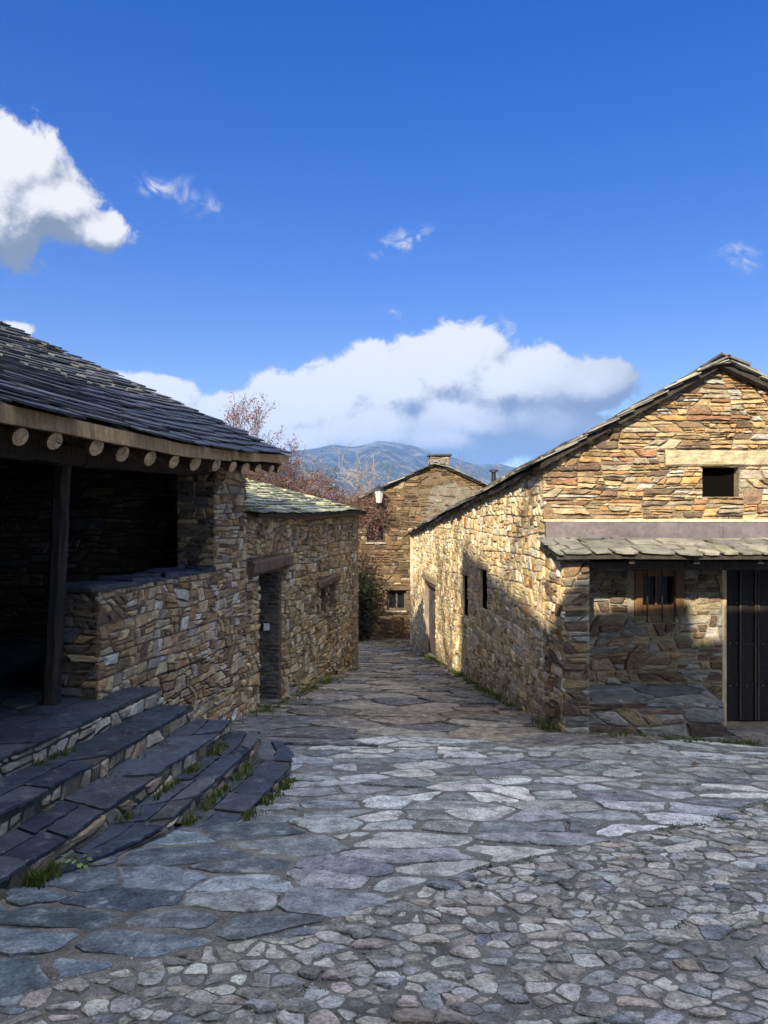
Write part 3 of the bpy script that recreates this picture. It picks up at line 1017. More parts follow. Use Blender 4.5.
# stone bench
mb = MB()
BY = 8.50
FBn = lambda u, v, w: Vector((u, BY - w, v))
bx0, bx1 = 2.29, 3.76
bz = EYE - 2.11
box(mb, lambda u, v, w: Vector((u, v, w)), bx0 - .1, bx1, BY, GF - .005, -1.5, bz, (.26, .24, .21), 1)
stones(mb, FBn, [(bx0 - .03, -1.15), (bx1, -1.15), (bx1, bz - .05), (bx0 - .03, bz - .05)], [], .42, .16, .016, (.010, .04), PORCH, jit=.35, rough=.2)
FBt = lambda u, v, w: Vector((u, BY + v, bz + w + v * .09))
stones(mb, FBt, [(bx0, -.03), (bx1, -.03), (bx1, .63), (bx0, .63)], [], .5, .33, .03, (.012, .03), [(.13, .14, .155), (.17, .17, .17), (.20, .19, .17), (.11, .12, .135)], base=-.05, ax=.7)
stones(mb, FBn, [(bx0 - .03, bz - .06), (bx1, bz - .06), (bx1, bz + .01), (bx0 - .03, bz + .01)], [], .45, .07, .012, (.01, .03), [(.13, .14, .155), (.17, .17, .17)] + PORCH)
mb.build('bench', [M['stone'], M['mortar']], rb)
mb = MB()
box(mb, lambda u, v, w: Vector((u, v, w)), 4.03, 5.6, 8.52, 9.3, -1.5, EYE - 2.56, (.26, .24, .21), 1)
stones(mb, FBn, [(4.03, -1.2), (5.6, -1.2), (5.6, EYE - 2.56), (4.03, EYE - 2.56)], [], .8, .3, .02, (0, .02), [(.22, .20, .18), (.28, .26, .23)])
FT = lambda u, v, w: Vector((u, 8.5 + v, EYE - 2.56 + w))
stones(mb, FT, [(4.03, 0), (5.6, 0), (5.6, .72), (4.03, .72)], [], .8, .5, .02, (.006, .012), [(.22, .20, .18), (.28, .26, .23)])
mb.build('threshold', [M['stone'], M['mortar']], rb)
# porch roof
mb = MB()
def roofP(u, v): return Vector((u, 8.30 + v, EYE - .475 + .19 * v + .006 * math.sin(u * 3)))
deck(mb, roofP, 6.2, .83, .035, (.05, .04, .03), 1, 6, u0=1.87)
slates(mb, roofP, 6.25, .80, .22, .30, .018, [(.22, .21, .165), (.18, .175, .15), (.26, .245, .195), (.15, .145, .13)], overh=.04, ragged=.05, u_off=1.86, lift=.6)
mb.build('porch_roof', [M['pale_slate'], M['dark_timber']], rb)
mb = MB()
beam(mb, (2.0, 8.58, EYE - .59), (6.2, 8.58, EYE - .59), .14, .11, seg=10, jit=.05)
for x in (2.7, 3.4, 4.1, 4.8):
    beam(mb, (x, 8.36, EYE - .535), (x, 9.2, EYE - .43), .07, .06, seg=4, jit=.05)
mb.build('porch_beam', M['dark_timber'], rb)
mb = MB()
for a, b in ((XL - .01, 4.00), (4.004, 6.1)):
    vs = []
    n = 10
    for i in range(n + 1):
        x = a + (b - a) * i / n
        j = R.uniform(-.005, .005)
        vs += [Vector((x, GF - .075 + j, EYE - .12 + R.uniform(-.004, .004))), Vector((x, GF - .085 - j, EYE - .300)), Vector((x, GF - .14, EYE - .325)), Vector((x, GF + .0, EYE - .31)), Vector((x, GF, EYE - .12))]
    mb.add(vs, [(i * 5 + k, i * 5 + (k + 1) % 5, i * 5 + 5 + (k + 1) % 5, i * 5 + 5 + k) for i in range(n) for k in range(5)] + [(4, 3, 2, 1, 0), tuple(5 * n + k for k in range(5))])
mb.build('flashing', M['lead'], rb)
# barred window
mb = MB()
box(mb, FG, BW[0], BW[2], BW[1], BW[3], -.16, -.14)
win = mb.build('window', M['glass'], rb)
mb = MB()
u0, v0, u1, v1 = BW
t = .10
box(mb, FG, u0 + .004, u0 + t, v0 + .004, v1 - .004, -.15, .015)
box(mb, FG, u1 - t, u1 - .004, v0 + .004, v1 - .004, -.15, .015)
box(mb, FG, u0 + t + .001, u1 - t - .001, v0 + .004, v0 + t + .02, -.15, .012)
box(mb, FG, u0 + t + .001, u1 - t - .001, v1 - t, v1 - .004, -.15, .012)
um = (u0 + u1) / 2
box(mb, FG, um - .012, um + .012, v0 + t + .022, v1 - t - .002, -.135, -.10)
fo = mb.build('frame', M['orange_wood'], win)
bv = fo.modifiers.new('bevel', 'BEVEL'); bv.width = .008; bv.segments = 2
for x in (u0 + .14, um + .02, u1 - .13):
    mb = MB()
    tube(mb, [(x, GF - .045, v1 - .01), (x, GF - .05, (v0 + v1) / 2), (x, GF - .045, v0 - .06)], [.010, .010, .009], 8)
    mb.build('window_bar', M['iron'], win)
# big dark door
mb = MB()
u0, v0, u1, v1 = DW
box(mb, FG, u0 + .07, u1, v0, v1, -.24, -.20)
x = u0 + .075
k = 0
while x < u1:
    w_ = (.20, .17, .21, .16)[k % 4]
    box(mb, FG, x, x + w_ - .008, v0 + .02, v1 - .01, -.199, -.17 + (.02 if k % 3 == 1 else 0))
    x += w_; k += 1
dro = mb.build('door', M['door'], rb)
for xs_ in (u0 + .285, u0 + .47, u0 + .505):
    mb = MB()
    beam(mb, FG(xs_, v0 + .03, -.155), FG(xs_, v1 - .02, -.155), .022, .022, up=(0, 1, 0), seg=8, jit=.05, c=(.075, .055, .042))
    mb.build('batten', M['timber'], dro)
mb = MB()
beam(mb, FG(u0 + .03, v0 + .0, -.11), FG(u0 + .03, v1, -.11), .058, .20, up=(0, 1, 0), seg=5, jit=.02, c=(.50, .40, .27))
mb.build('door_frame', M['timber'], rb)
for zz in (v0 + .45, v0 + .95, v0 + 1.45):
    for xx in (u0 + .16, u0 + .24, u0 + .36, u0 + .43, u0 + .56):
        P = frame(FG(xx, zz + R.uniform(-.01, .01), -.148), (1, 0, 0), (0, 0, 1), (0, -1, 0))
        ring = [P(.011 * math.cos(a * PI / 3), .011 * math.sin(a * PI / 3), 0) for a in range(6)]
        mb = MB()
        mb.add(ring + [P(0, 0, .009)], [(i, (i + 1) % 6, 6) for i in range(6)])
        mb.build('door_nail', M['nail'], dro)
# lane door
mb = MB()
box(mb, FR, LD[0] + .02, LD[2] - .02, -2.6, LD[3] - .02, -.20, -.13)
x = LD[0] + .14
while x < LD[2] - .14:
    box(mb, FR, x, x + .155, -2.5, LD[3] - .08, -.128, -.11); x += .165
ld = mb.build('door', M['brown_door'], rb)
mb = MB()
for yq in (LD[0] + .06, LD[2] - .06):
    beam(mb, FR(yq, -2.5, -.06), FR(yq, LD[3], -.06), .11, .13, up=(0, 1, 0), seg=4, jit=.02, c=(.30, .25, .21))
beam(mb, FR(LD[0] + .12, LD[3] - .05, -.06), FR(LD[2] - .12, LD[3] - .05, -.06), .12, .09, seg=4, jit=.02, c=(.17, .11, .085))
mb.build('frame', M['timber'], ld)
for (a, b, z, h) in ((LD[0] - .15, LD[2] + .15, LD[3] + .08, .15), (12.05, 12.9, .73, .13), (13.6, 14.4, .515, .12)):
    mb = MB()
    beam(mb, FR(a, z, -.03), FR(b, z, -.03), .12, h, seg=6, jit=.06, c=(.42, .33, .2), round_=.2)
    mb.build('lintel', M['stone'], rb)
for h in LW:
    mb = MB()
    box(mb, FR, h[0] - .1, h[2] + .1, h[1] - .1, h[3] + .1, -.60, -.556)
    box(mb, FR, h[0] + .003, h[2] - .003, h[1] + .003, h[3] - .003, -.3, -.035)  # black block in the slit, painted in place of its shade
    mb.build('window', M['dark'], rb)
# roof
mb = MB()
FRr = lambda u, v: roofR(u, v)
deck(mb, FRr, 22.0, 2.13, .06, (.04, .03, .025), 1, 12, u0=9.02)
deck(mb, lambda u, v: roofR(u, 2.13 + v), 22.0, 2.5, .06, (.04, .03, .025), 1, 8, u0=9.02)
PS2 = [(.22, .21, .18), (.17, .165, .15), (.12, .12, .115), (.26, .25, .21), (.09, .09, .09)]
slates(mb, FRr, 22.05, 2.13, .18, .5, .019, PS2, overh=.05, ragged=.07, u_off=8.99)
slates(mb, lambda u, v: roofR(u, 4.78 - v), 22.05, 2.52, .24, .5, .019, PS2, overh=.05, ragged=.07, u_off=8.99)
# ridge slates
y = 8.93
while y < 22:
    L = R.uniform(.35, .6)
    a, b = roofR(y, 2.13), roofR(min(y + L, 22.1), 2.13)
    for sgn in (-1, 1):
        s = .24 * R.uniform(.8, 1.2)
        dz = (.56 if sgn < 0 else .46) * s
        h = .055 + R.uniform(0, .015)
        q = [a + Vector((-sgn * .05, 0, h)), b + Vector((-sgn * .05, 0, h)), b + Vector((sgn * s, 0, h - dz)), a + Vector((sgn * s, 0, h - dz))]
        if sgn > 0: q = [p + Vector((0, 0, .012)) for p in q]
        mb.add(q + [p - Vector((0, 0, .025)) for p in q], [(0, 1, 2, 3), (7, 6, 5, 4), (0, 4, 5, 1), (1, 5, 6, 2), (2, 6, 7, 3), (3, 7, 4, 0)], vary(R.choice(PS2)))
    y += L * .9
mb.build('roof', [M['pale_slate'], M['dark_timber']], rb)
# flue pipe
mb = MB()
fp = roofR(20.0, 2.0)
tube(mb, [fp - Vector((0, 0, .2)), fp + Vector((0, 0, .34))], [.06, .06], 10, m=0)
tube(mb, [fp + Vector((0, 0, .35)), fp + Vector((0, 0, .39)), fp + Vector((0, 0, .42))], [.12, .12, .03], 10)
mb.build('flue_pipe', M['iron'], rb)

# ------------------------------------------------------------------ far house closing the lane
fh = thing('far_stone_house', 'brown two storey stone house with a slate gable and capped chimney closing the lane', 'house', (1.6, 26.0, -2.4))
FY = 24.0
FFh = lambda u, v, w: Vector((u, FY - w, v))
fa = (1.65, EYE + 1.47)
fe = (-1.45, EYE + .05); fe2 = (4.75, EYE + .05)
W1 = (-.53, EYE - .94, .03, EYE - .26)
W2 = (.10, EYE - 3.07, .69, EYE - 2.45)
mb = MB()
of = [(fe[0], -3.2), (fe2[0], -3.2), fe2, fa, fe]
backing(mb, FFh, of, [W1, W2], .5, (.12, .09, .055))
fl = [(-.95, W1[3], .35, W1[3] + .16), (-.05, W2[3], .85, W2[3] + .14)]
pp = [(.7, EYE - 1.2), (3.4, EYE - 1.2), (3.4, EYE + .60), (2.4, EYE + .98), (1.5, EYE + .75)]
mb.add([FFh(u, v, .005) for u, v in pp], [tuple(range(5))], (.15, .135, .108), 1)
def fgap(q):
    k = q[0] - .9 + 1.2 * (q[1] - EYE) * .5 + .5 * mnoise.noise((q[0] * 2, q[1] * 2, 4))
    return .014 + (.085 * max(0, min(1, k * 1.2)) if q[1] > EYE - 1.15 and q[1] < EYE + 1.5 - .62 * abs(q[0] - 1.65) - .2 else 0)
stones(mb, FFh, of, [W1, W2] + fl, .30, .14, fgap, (.010, .05), FAR, accent=([(.26, .21, .13), (.09, .06, .04)], .12), rough=.2)
for x0, d in ((fe[0], -1), (fe2[0], 1)):
    fr = (lambda u, v, w, x0=x0, d=d: Vector((x0 + d * w, FY + u, v)))
    backing(mb, fr, [(0, -3.4), (5.5, -3.4), (5.5, fe[1]), (0, fe[1])], [], .4, (.22, .17, .1))
    stones(mb, fr, [(-.02, -3.4), (5.5, -3.4), (5.5, fe[1]), (-.02, fe[1])], [], .34, .15, .016, (.01, .04), FAR)
backing(mb, lambda u, v, w: Vector((u, FY + 5.5 + w, v)), of, [], .3, (.22, .17, .1))
mb.build('wall', [M['stone'], M['mortar']], fh)
mb = MB()
def roofF(u, s):
    w = 3.25
    if s < w: return Vector((1.65 - w + s, u, EYE + 1.53 - .46 * (w - s)))
    return Vector((1.65 - w + s, u, EYE + 1.53 - .46 * (s - w)))
deck(mb, roofF, FY + 5.6, 3.25, .05, (.04, .035, .03), 1, 4, u0=FY - .12)
deck(mb, lambda u, s: roofF(u, 3.25 + s), FY + 5.6, 3.25, .05, (.04, .035, .03), 1, 4, u0=FY - .12)
slates(mb, roofF, FY + 5.7, 3.25, .22, .5, .02, SLATE + LSLATE[:2], u_off=FY - .18, ragged=.06)
slates(mb, lambda u, s: roofF(u, 6.5 - s), FY + 5.7, 3.25, .22, .5, .02, SLATE + LSLATE[:2], u_off=FY - .18, ragged=.06)
mb.build('roof', [M['slate'], M['dark_timber']], fh)
mb = MB()
chx0, chx1, chy0, chy1 = 1.46, 2.04, FY + .25, FY + .95
for fr, wd in ((lambda u, v, w: Vector((chx0 + u, chy0 - w, v)), chx1 - chx0), (lambda u, v, w: Vector((chx1 + w, chy0 + u, v)), chy1 - chy0),
               (lambda u, v, w: Vector((chx0 - w, chy0 + u, v)), chy1 - chy0), (lambda u, v, w: Vector((chx0 + u, chy1 + w, v)), chx1 - chx0)):
    backing(mb, fr, [(0.001, EYE + .9), (wd - .001, EYE + .9), (wd - .001, EYE + 1.76), (0.001, EYE + 1.76)], [], .1, (.20, .17, .13))
    stones(mb, fr, [(-.01, EYE + .9), (wd + .01, EYE + .9), (wd + .01, EYE + 1.76), (-.01, EYE + 1.76)], [], .25, .11, .016, (.006, .03), [(.26, .22, .16), (.20, .17, .13), (.14, .13, .12)])
ch = mb.build('chimney', [M['stone'], M['mortar']], fh)
mb = MB()
cap = [(chx0 - .09, chy0 - .09), (chx0 + .3, chy0 - .12), (chx1 + .10, chy0 - .08), (chx1 + .08, chy1 + .1), (chx0 - .06, chy1 + .08)]
n = len(cap)
mb.add([(x, y, EYE + 1.775) for x, y in cap] + [(x, y, EYE + 1.83 + R.uniform(-.008, .008)) for x, y in cap],
       [tuple(range(n - 1, -1, -1)), tuple(range(n, 2 * n))] + [(i, (i + 1) % n, n + (i + 1) % n, n + i) for i in range(n)], (.03, .03, .032))
for x, y in ((chx0 + .05, chy0 + .05), (chx1 - .05, chy0 + .05), (chx0 + .05, chy1 - .05), (chx1 - .05, chy1 - .05)):
    box(mb, lambda u, v, w, x=x, y=y: Vector((x + u, y + v, w)), -.05, .05, -.05, .05, EYE + 1.76, EYE + 1.78, (.12, .11, .1))
mb.build('cap', M['slate'], ch)
for wi, fr_c in ((W1, (.06, .045, .035)), (W2, (.10, .08, .06))):
    mb = MB()
    box(mb, FFh, wi[0], wi[2], wi[1], wi[3], -.22, -.20)
    w_ = mb.build('window', M['glass'], fh)
    mb = MB()
    u0, v0, u1, v1 = wi
    box(mb, FFh, u0 + .003, u0 + .06, v0 + .003, v1 - .003, -.19, -.13, fr_c)
    box(mb, FFh, u1 - .06, u1 - .003, v0 + .003, v1 - .003, -.19, -.13, fr_c)
    box(mb, FFh, u0 + .062, u1 - .062, v0 + .003, v0 + .06, -.188, -.132, fr_c)
    box(mb, FFh, u0 + .062, u1 - .062, v1 - .06, v1 - .003, -.188, -.132, fr_c)
    box(mb, FFh, (u0 + u1) / 2 - .025, (u0 + u1) / 2 + .025, v0 + .063, v1 - .063, -.186, -.134, fr_c)
    mb.build('frame', M['timber'], w_)
    mb = MB()
    box(mb, FFh, u0 - .04, u1 + .04, v0 - .05, v0 - .002, -.1, .07, (.33, .29, .22))
    mb.build('sill', M['stone'], w_)
for l, c in zip(fl, ((.06, .045, .035), (.10, .07, .045))):
    mb = MB()
    beam(mb, FFh(l[0], (l[1] + l[3]) / 2, -.02), FFh(l[2], (l[1] + l[3]) / 2, -.02), .2, l[3] - l[1] - .01, c=c, seg=6, jit=.06)
    mb.build('lintel', M['timber'], fh)

# wall lantern on a bracket
ln = thing('wall_lantern', 'lantern with white glass under a dark hood on the brown gable', 'lantern', (-.10, 23.6, EYE + .62))
lp = Vector((-.16, 23.55, EYE + .50))
mb = MB()
tube(mb, [lp + Vector((0, 0, -.22)), lp + Vector((0, 0, .16))], [.085, .15], 6, smooth=False)
mb.build('lamp_glass', M['milk'], ln)
mb = MB()
tube(mb, [lp + Vector((0, 0, .162)), lp + Vector((0, 0, .185)), lp + Vector((0, 0, .27)), lp + Vector((0, 0, .30)), lp + Vector((0, 0, .36))], [.20, .19, .08, .04, .02], 6, smooth=False)
for k in range(6):
    a = 2 * PI * k / 6
    d = Vector((math.cos(a), math.sin(a), 0))
mb.build('hood', M['iron'], ln)
mb = MB()
tube(mb, [lp + Vector((0, 0, -.26)), lp + Vector((0, 0, -.222))], [.03, .10], 6)
tube(mb, [lp + Vector((0, 0, -.25)), lp + Vector((.0, .2, -.33)), lp + Vector((0, .46, -.30))], [.016, .016, .016], 6)
tube(mb, [lp + Vector((0, .445, -.42)), lp + Vector((0, .445, -.15))], [.04, .04], 6)
mb.build('bracket', M['iron'], ln)

# ------------------------------------------------------------------ stone steps
st = thing('stone_steps', 'fan of dark blue slate steps rising to the open porch', 'steps', (-2.0, 5.5, -.5))
# front edges (x, y) from near to far with tread height, as surveyed on the ground
ED = [
    (0.00, [(-3.35, 1.6), (-2.95, 3.1), (-2.49, 4.98), (-2.12, 6.60), (-2.02, 7.0)]),
    (-.15, [(-2.95, 1.6), (-2.58, 3.0), (-2.22, 4.456), (-1.78, 6.51), (-1.72, 6.95)]),
    (-.29, [(-2.62, 1.9), (-2.30, 2.9), (-1.97, 3.94), (-1.855, 4.43), (-1.68, 5.285), (-1.42, 6.58), (-1.40, 7.0)]),
    (-.42, [(-2.05, 3.7), (-1.80, 4.30), (-1.63, 4.55), (-1.44, 4.90), (-1.12, 6.70), (-1.14, 7.05)]),
    (-.53, [(-1.45, 4.6), (-1.24, 4.95), (-1.03, 5.25), (-.80, 6.45), (-.80, 6.75), (-.98, 7.15)]),
]
def edge_at(pts, y):
    if y <= pts[0][1]: return pts[0][0]
    for (xa, ya), (xb, yb) in zip(pts, pts[1:]):
        if y <= yb: return xa + (xb - xa) * (y - ya) / max(yb - ya, 1e-5)
    return pts[-1][0]
for i, (h, pts) in enumerate(ED):
    mb = MB()
    y0, y1 = pts[0][1], pts[-1][1]
    if i: back = lambda y, q=ED[i - 1][1]: edge_at(q, y) - .06
    else: back = lambda y: lx(y) - .4
    n = 26
    wob = [R.uniform(-.022, .022) for _ in range(n + 1)]
    rows = []
    for k in range(n + 1):
        y = y0 + (y1 - y0) * k / n
        xf = edge_at(pts, y) + wob[k]
        rows.append((y, xf, min(back(y), xf - .02)))
    hz = lambda x, y: h + .010 * mnoise.noise((x * 1.3, y * 1.3, h * 7))
    # tread bed and riser core
    vs = []
    for y, xf, xb in rows:
        vs += [Vector((xb, y, hz(xb, y) - .012)), Vector((xf - .015, y, hz(xf, y) - .012)), Vector((xf - .02, y, gz(xf, y) - .2))]
    fs = []
    for k in range(n):
        a = k * 3; b_ = a + 3
        fs += [(a, a + 1, b_ + 1, b_), (a + 1, a + 2, b_ + 2, b_ + 1)]
    fs += [(3 * n, 3 * n + 1, 3 * n + 2)]
    mb.add(vs, fs, (.07, .07, .068), 1)
    # far end cheek
    ye = y1
    xb, xf = rows[-1][2], rows[-1][1]
    mb.add([Vector((xb, ye, h - .015)), Vector((xf - .015, ye, h - .015)), Vector((xf - .015, ye, -1.2)), Vector((xb, ye, -1.2))], [(0, 1, 2, 3)], (.1, .1, .09), 1)
    # flags of the tread: strip in (t across, y along)
    lens = []
    y = y0
    big = (.75, 1.05, 1.4, .55) if i < 3 else (.5, .7, .9, .4)
    while y < y1:
        L = R.choice(big) * R.uniform(.8, 1.2)
        ya, yb = y, min(y + L, y1)
        if y1 - yb < .25: yb = y1
        skew = R.uniform(-.34, .34)
        cuts = [0, 1]
        if R.random() < .45 or i >= 3: cuts = [0, R.uniform(.35, .65), 1]
        for c0, c1 in zip(cuts, cuts[1:]):
            ysub = [ya, yb]
            if len(cuts) == 3 and R.random() < .5 and yb - ya > .6: ysub = [ya, (ya + yb) / 2 + R.uniform(-.1, .1), yb]
            for s0, s1 in zip(ysub, ysub[1:]):
                poly = []
                def pt(t, y):
                    y = max(y0, min(y1, y))
                    xf = edge_at(pts, y) + .018 + .03 * mnoise.noise((y * 2.1, i * 5.5, .3)); xb_ = min(back(y), xf - .05)
                    return (xb_ + (xf - xb_) * t, y)
                yskew = lambda yv, t: yv + (skew * (t - .5) if (yv > y0 + .01 and yv < y1 - .01) else 0)
                m_ = 3
                for k in range(m_ + 1): poly.append(pt(c0 + (c1 - c0) * k / m_, yskew(s0, c0 + (c1 - c0) * k / m_)))
                for k in range(1, m_): poly.append(pt(c1, s0 + (s1 - s0) * k / m_))
                for k in range(m_ + 1): poly.append(pt(c1 + (c0 - c1) * k / m_, yskew(s1, c1 + (c0 - c1) * k / m_)))
                for k in range(1, m_): poly.append(pt(c0, s1 + (s0 - s1) * k / m_))
                cx, cy = centroid(poly)
                poly = [(cx + (x - cx) * (1 - .012 / max(.08, abs(x - cx) + .05)), cy + (yv - cy) * (1 - .010 / max(.08, abs(yv - cy)))) for x, yv in poly]
                add_stone(mb, ccw(poly), lambda u, v, w: Vector((u, v, hz(u, v) + w)), R.uniform(.004, .010), vary(R.choice(STEP), .75, 1.3), base=-.012, rough=.06, chip=.16, fine=.045)
        y = yb
    # riser stones
    L = 0
    acc = [0]
    for (ya, xa, _), (yb, xb2, _) in zip(rows, rows[1:]):
        acc.append(acc[-1] + math.hypot(yb - ya, xb2 - xa))
    def onedge(u):
        u = max(0, min(acc[-1] - 1e-4, u))
        for k in range(n):
            if u <= acc[k + 1]:
                t = (u - acc[k]) / (acc[k + 1] - acc[k])
                a, b_ = rows[k], rows[k + 1]
                d = Vector((b_[1] - a[1], b_[0] - a[0], 0)).normalized()
                return Vector((a[1] + (b_[1] - a[1]) * t, a[0] + (b_[0] - a[0]) * t, 0)), Vector((d.y, -d.x, 0))
    def RP(u, v, w):
        p, nn = onedge(u)
        return Vector((p.x, p.y, v)) + nn * (w - .02)
    if i == 0: pal = [(.36, .32, .26), (.28, .25, .2), (.22, .2, .17), (.4, .36, .3)]
    else: pal = [(.20, .16, .115), (.14, .12, .09), (.27, .23, .175), (.10, .09, .075), (.33, .30, .24)]
    zb = (ED[i + 1][0] if i < 4 else -.8) - .05
    if i >= 2: zb = -.85
    stones(mb, RP, [(0, zb), (acc[-1], zb), (acc[-1], h - .02), (0, h - .02)], [], .24, .16, .016, (.006, .03), pal, jit=.3)
    mb.build('step', [M['step'], M['mortar'] if i == 0 else M['joint']] , st)

SEEDV = 8
# ------------------------------------------------------------------ vegetation
MINR = .003


def leafquad(mb, p, s, c, up=.3):
    d = Vector((R.gauss(0, 1), R.gauss(0, 1), R.gauss(0, 1) + up)).normalized()
    a = d.orthogonal().normalized(); a = (a * math.cos(k := R.uniform(0, 6.28)) + d.cross(a) * math.sin(k)).normalized()
    b = d.cross(a)
    mb.add([p - a * s, p + b * s * .55 + d * s * .15, p + a * s, p - b * s * .55 + d * s * .15], [(0, 1, 2, 3)], c, 0)


def branch(mb, tips, p, d, L, r, depth, spread, c, droop=0.0, sides=5, kids=(2, 4)):
    pts = [p]; rad = [r]
    q = p.copy(); dd = d.copy()
    n = 4
    for i in range(n):
        dd = (dd + Vector((R.gauss(0, .16), R.gauss(0, .16), R.gauss(0, .12) - droop))).normalized()
        q = q + dd * (L / n)
        pts.append(q); rad.append(max(MINR, r * (1 - .55 * (i + 1) / n)))
    tube(mb, pts, rad, sides if depth > 1 else 3, c, 0, True, False)
    if depth <= 1: tips.append((pts[2], dd)); tips.append((q, dd))
    if depth == 0: return
    for k in range(R.randint(*kids)):
        i = R.randint(1, n)
        nd = (dd + Vector((R.gauss(0, 1), R.gauss(0, 1), R.gauss(0, .7) + .15)).normalized() * spread).normalized()
        branch(mb, tips, pts[i], nd, L * R.uniform(.55, .8), rad[i] * .62, depth - 1, spread, c, droop, sides, kids)


def tree(name, label, cat, base, h, r, depth, spread, bark, leafcols=None, nleaf=3, ls=.03, group=None, lean=(0, 0), stems=1, kids=(2, 4), first=.38, jitter=.06):
    t = thing(name, label, cat, base, group)
    mb = MB(); tips = []
    base = Vector(base)
    for s in range(stems):
        d = Vector((lean[0] + R.gauss(0, .12 * (stems > 1) + .02) * 2, lean[1] + R.gauss(0, .12 * (stems > 1) + .02) * 2, 1)).normalized()
        b0 = base + Vector((R.uniform(-.1, .1) * (stems > 1), R.uniform(-.1, .1) * (stems > 1), -.15))
        tp = b0 + d * h * first
        tube(mb, [b0, b0.lerp(tp, .5) + Vector((R.gauss(0, .03), R.gauss(0, .03), 0)), tp], [r, r * .85, r * .7], 8, bark, 0, True, False)
        for k in range(R.randint(3, 5)):
            a = R.uniform(0, 6.28)
            nd = (d + Vector((math.cos(a), math.sin(a), .2)) * spread).normalized()
            branch(mb, tips, b0.lerp(tp, R.uniform(.7, 1)), nd, h * .32 * R.uniform(.8, 1.2), r * .5, depth, spread, bark, kids=kids)
    mb.build('trunk', M['bark'], t)
    if leafcols:
        mb = MB()
        for p, d in tips:
            for k in range(R.randint(0, nleaf)):
                q = p + Vector((R.gauss(0, jitter), R.gauss(0, jitter), R.gauss(0, jitter)))
                leafquad(mb, q, ls * R.uniform(.6, 1.3), vary(R.choice(leafcols), .6, 1.3))
        if mb.v: mb.build('crown', M['leaf'], t)
    return t


R.seed(SEEDV)
RED = [(.19, .062, .062), (.23, .10, .095), (.13, .045, .045), (.17, .105, .08), (.10, .07, .045)]
tree('berry_tree', 'bare tree with small red leaves rising behind the cottage roof', 'tree', (-3.15, 17.6, -1.8), 5.15, .065, 5, .42, (.10, .062, .055), RED, 4, .024, lean=(-.05, 0), kids=(2, 4), first=.58)
tree('berry_tree', 'low reddish bare tree beside the eave of the dark roof', 'tree', (-2.0, 17.9, -1.8), 3.9, .07, 5, .9, (.10, .06, .055), RED, 3, .026, lean=(.05, 0), kids=(2, 4), first=.5)


def thicket(name, label, cat, boxes, n, L, c, leafcols, nl, ls, group=None, wig=.5):
    """a tangle of thin stems"""
    mb = MB(); lv = MB()
    for (x0, x1, y0, y1, z0, z1), share in boxes:
        for k in range(int(n * share)):
            p = Vector((R.uniform(x0, x1), R.uniform(y0, y1), z0 + (z1 - z0) * R.uniform(0, .7)))
            d = Vector((R.gauss(0, 1), R.gauss(0, .6), R.gauss(.5, .7))).normalized()
            pts = [p]; rr = []
            for i in range(5):
                d = (d + Vector((R.gauss(0, wig), R.gauss(0, wig), R.gauss(-.05, wig)))).normalized()
                pts.append(pts[-1] + d * L / 5 * R.uniform(.6, 1.3))
            r = R.uniform(.004, .011)
            tube(mb, pts, [r * (1 - .12 * i) for i in range(6)], 3, vary(R.choice(c), .6, 1.3), 0, True, False)
            for q in pts[1:]:
                for _ in range(R.randint(0, nl)):
                    leafquad(lv, q + Vector((R.gauss(0, .04), R.gauss(0, .04), R.gauss(0, .04))), ls * R.uniform(.6, 1.3), vary(R.choice(leafcols), .6, 1.3))
    t = thing(name, label, cat, (boxes[0][0][0] * .5 + boxes[0][0][1] * .5, boxes[0][0][2], boxes[0][0][4]), group)
    mb.build('stem', M['bark'], t)
    if lv.v: lv.build('foliage', M['leaf'], t)
    return t


BR = [(.12, .065, .05), (.16, .09, .07), (.09, .055, .045)]
thicket('bramble', 'dark reddish tangle of stems along the top of the lichened roof', 'bramble',
        [((-3.6, -2.2, 16.6, 17.4, 1.6, 3.0), .40), ((-2.4, -1.2, 16.6, 17.4, 1.4, 2.75), .38), ((-1.5, -.6, 16.6, 17.4, 1.2, 2.05), .22)], 1000, .75, BR, RED + [(.10, .09, .05)], 1, .026)
thicket('dry_creeper', 'dry pinkish creeper hanging over the upper window of the far gable', 'creeper',
        [((-1.5, -.05, 23.62, 23.9, EYE - .25, EYE + .65), .8), ((-.6, .15, 23.72, 23.93, EYE - .45, EYE + .3), .2)], 520, .6,
        [(.14, .08, .06), (.20, .13, .10), (.10, .055, .05)], [(.20, .10, .085), (.16, .11, .07)], 1, .026)
MINR = .0055
TAN = [(.30, .24, .17), (.36, .29, .20)]
tree('bare_tree', 'tan leafless tree behind the lantern and the brown gable', 'tree', (-.2, 33, -3.6), 7.9, .12, 5, .7, (.30, .235, .165), TAN, 1, .03, 'bare trees behind the houses', kids=(2, 4))
tree('bare_tree', 'bushy tan leafless tree left of the lantern', 'tree', (-2.2, 31, -3.4), 7.3, .10, 5, .85, (.27, .20, .15), TAN, 1, .03, 'bare trees behind the houses', kids=(2, 4), stems=2)
tree('bare_tree', 'leafless grey tree standing beyond the long slate roof', 'tree', (6.9, 40, -4.6), 9.0, .13, 5, .7, (.20, .17, .14), None, 0, .03, 'bare trees behind the houses', kids=(2, 4))
tree('bare_tree', 'leafless grey tree between the chimney and the flue pipe', 'tree', (4.6, 42, -5.0), 8.4, .12, 5, .75, (.22, .18, .14), None, 0, .03, 'bare trees behind the houses', kids=(2, 4))

MINR = .004
